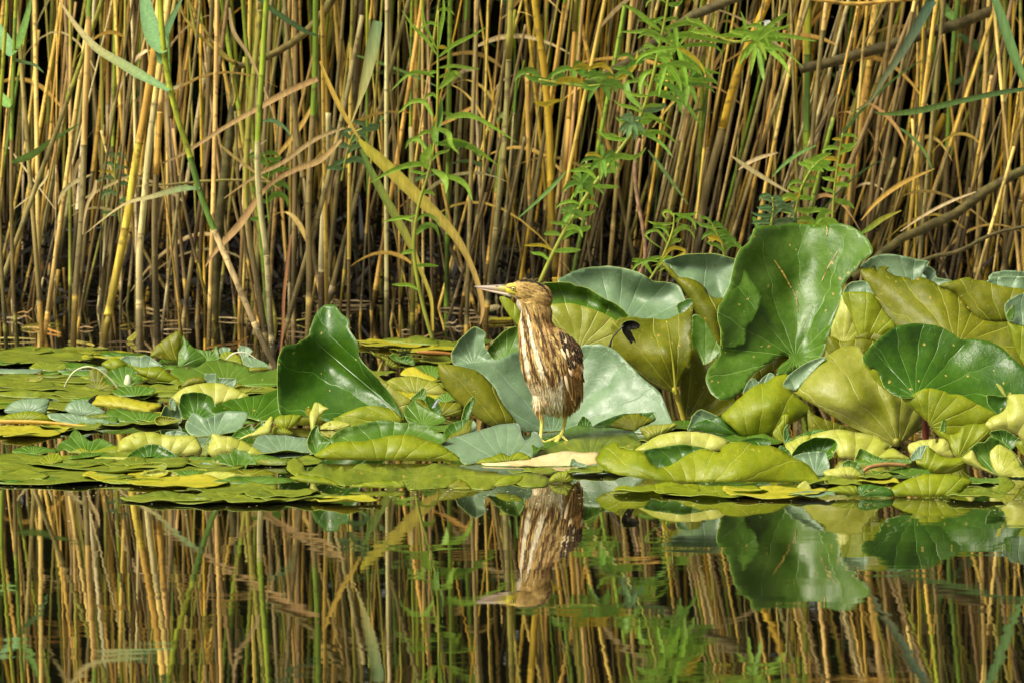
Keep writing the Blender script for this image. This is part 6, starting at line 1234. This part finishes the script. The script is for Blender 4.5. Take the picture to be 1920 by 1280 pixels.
# crest wisps
m_ = MB()
for i in range(46):
    t = r.random(); x = 975+t*40; y = 525+8*t*t+r.uniform(-1, 3); L_ = r.uniform(5, 13)
    a = r.uniform(.5, 1.4)-.5*t; p0 = B(x, y, r.uniform(-7, 7)); p1 = B(x+L_*.5*math.cos(a), y-L_*.5*math.sin(a)); p2 = B(x+L_*math.cos(a*.8)+2, y-L_*math.sin(a*.8))
    blade(m_, [p0, p1, p2], [.0004, .0003, .0001], (1, 0, 1), .1, jit((.42, .34, .14) if r.random() < .6 else (.10, .07, .04), r, .2))
m_.build('crest', M_PLUM, bird)
# wing on the camera side
def on_side(x, y, out=0):
    """point on the near flank at photo coordinates"""
    d = (PX-x)**2+(PY-y)**2+(no[:, 1] > -.05)*400; i = int(np.argmin(d)); nn = Vector(no[i]); return Vector(co2[i]), (nn+Vector((0, -.5, 0))).normalized()
wm = MB()
def wfeather(x0, y0, x1, y1, w, ci, ce, lift=.002, tip=.5, shaft=None):
    p0, n0 = on_side(x0, y0); p1, n1_ = on_side(x1, y1); K = 7; Vv = []; cl = []; F_ = []
    for i in range(K):
        t = i/(K-1); n = n0.lerp(n1_, t).normalized(); q = p0.lerp(p1, t); q = q+n*(lift*(.6+t)*1.3+.0012*math.sin(math.pi*t)) 
        q += Vector((0, -.001*math.sin(math.pi*t), 0))
        dd = (p1-p0).normalized(); s = dd.cross(n).normalized(); ww = w*.001*(math.sin(math.pi*(.12+.86*t**.9))**.6)
        for k, o_ in enumerate((-1, -.8, 0, .8, 1)):
            Vv.append(q+s*ww*o_-n*abs(o_)*ww*.25); cl.append(ce if abs(o_) == 1 or i == K-1 else (shaft or ci) if o_ == 0 else ci)
    for i in range(K-1):
        for k in range(4): a = i*5+k; F_.append((a, a+1, a+6, a+5))
    wm.add(Vv, F_, cl)
DKB, BUF, RUF = (.032, .020, .012), (.62, .42, .18), (.40, .19, .05)
for x0, y0, x1, y1 in ((1060, 672, 1071, 745), (1066, 676, 1076, 756), (1072, 680, 1082, 766), (1077, 686, 1086, 772), (1082, 690, 1090, 768), (1087, 692, 1094, 756), (1066, 700, 1080, 774), (1058, 690, 1074, 765)):
    wfeather(x0, y0, x1, y1, 5.2, jit((.50, .255, .075), r, .12), jit((.62, .42, .16), r, .1), .003, shaft=(.10, .045, .02))
for x0, y0, x1, y1 in ((1078, 745, 1084, 779), (1073, 740, 1080, 776), (1086, 742, 1088, 772)): wfeather(x0, y0, x1, y1, 3.5, (.05, .03, .02), (.25, .16, .07), .001)
for j in range(11):
    for i in range(9):
        x = 1046+i*6+j*2.2+r.uniform(-2, 2); y = 616+j*7+i*3.6+r.uniform(-2, 2)
        lim = 1047+ (y-612)*.02
        if y > 700 or y < 614 or x > 1087 or x < lim: continue
        if x > 1060+(y-616)*1.1: continue
        t = r.random(); low = y > 672
        if low and t < .5: ci, ce = jit((.44, .22, .06), r, .2), jit((.58, .36, .12), r, .2)
        elif t < .70: ci, ce = jit(DKB, r, .3), jit(BUF, r, .25) if r.random() < .75 else jit(RUF, r)
        elif t < .90: ci, ce = jit((.09, .045, .02), r, .2), jit(RUF, r, .2)
        else: ci, ce = jit((.72, .58, .34), r), jit((.30, .16, .06), r)
        wfeather(x, y, x+4+r.uniform(0, 3), y+17, 3.4, ci, ce, .0018+.0001*j)
for x0, y0, x1, y1 in ((1056, 640, 1066, 668), (1052, 650, 1060, 672), (1058, 700, 1064, 730)): wfeather(x0, y0, x1, y1, 3, (.74, .60, .36), (.4, .25, .1), .003)
wm.build('wing', M_PLUM, bird)
# bill
def cone(mb_, secs, n=16):
    Vv = []; F_ = []; cl = []
    for (x, yt, yb, hw, c) in secs:
        cy = (yt+yb)/2; rz = (yb-yt)/2*MMP*.001
        for j in range(n):
            a = 2*math.pi*j/n; q = B(x, cy, 0); Vv.append(q+Vector((0, math.cos(a)*hw*.001, math.sin(a)*rz))); cl.append(c[0] if math.sin(a) > .55 else c[1])
    for i in range(len(secs)-1):
        for j in range(n): F_.append((i*n+j, i*n+(j+1) % n, (i+1)*n+(j+1) % n, (i+1)*n+j))
    F_.append(tuple(range(n))); mb_.add(Vv, F_, cl)
PK, PD, PY2 = (.56, .44, .34), (.28, .22, .17), (.62, .54, .12)
ub = MB(); cone(ub, [(889, 536.6, 538.2, .5, (PK, PK)), (896, 536, 540, 1.6, (PD, PK)), (908, 535.3, 542.3, 2.7, (PD, PK)), (922, 534.6, 544.2, 3.8, (PD, PK)), (935, 534, 546.4, 5, (PD, (.60, .50, .22))), (946, 533, 548.5, 6.3, ((.12, .08, .05), PY2)), (956, 532.5, 550.5, 7.5, ((.05, .04, .03), PY2))])
ub.build('upper_bill', M_BEAK, bird)
lbm = MB(); PL = (.62, .46, .36)
cone(lbm, [(892, 538.4, 539.8, .6, (PL, PL)), (905, 541.6, 544.0, 2, (PL, PL)), (920, 543.8, 548.0, 3.2, (PL, PL)), (935, 546, 551.5, 4.3, (PL, PL)), (948, 548, 554.8, 5.6, (PL, (.68, .58, .42))), (958, 550, 557, 5, (PL, (.68, .6, .42)))])
lbm.build('lower_bill', M_BEAK, bird)
nm = MB(); tube(nm, [B(929, 536.6, -4.0), B(934, 537, -4.6)], [.0006, .0006], 6, (.05, .03, .02)); nm.build('nostril', M_BEAK, bird)
# eye
def ball(c, rr, col, name, mat, parent, n=16, sq=1.0):
    Vv = []; F_ = []
    for i in range(n+1):
        t = math.pi*i/n
        for j in range(n): a = 2*math.pi*j/n; Vv.append(c+Vector((math.sin(t)*math.cos(a)*rr, math.cos(t)*rr*sq, math.sin(t)*math.sin(a)*rr)))
    for i in range(n):
        for j in range(n): F_.append((i*n+j, (i+1)*n+j, (i+1)*n+(j+1) % n, i*n+(j+1) % n))
    return mesh_obj(name, Vv, F_, mat, parent, cols=[col]*len(Vv))
d2 = (PX-963.3)**2+(PY-541)**2+(no[:, 1] > 0)*1e4; i = int(np.argmin(d2)); ec = Vector(co2[i]); en = Vector(no[i])
M_EYE = vcol_mat('eye', .08, 0, (1, 1, 1), .05, .6, 0)
ball(ec+en*-.0009, .0045, (.05, .04, .02), 'eye_ring', M_PLUM, bird, sq=.6)
eye = ball(ec+en*-.0006, .0038, (.80, .72, .10), 'eye', M_EYE, bird, sq=.8)
ball(ec+en*.0014+Vector((-.0003, -.0014, 0)), .0019, (.004, .004, .004), 'pupil', M_EYE, eye, sq=.95)
# ------------------------------------------------------------------ tell label twins apart by their order across the pond
twins = {}
for o in scene.objects:
    if o.get('label') and o.parent is None: twins.setdefault(o['label'], []).append(o)
for lb, os_ in twins.items():
    if 2 <= len(os_) <= 3 and len(lb.split()) <= 14:
        os_.sort(key=lambda q: q.location.x)
        for k, o in enumerate(os_): o['label'] = ('leftmost ' if k == 0 else 'rightmost ' if k == len(os_)-1 else 'middle ')+lb
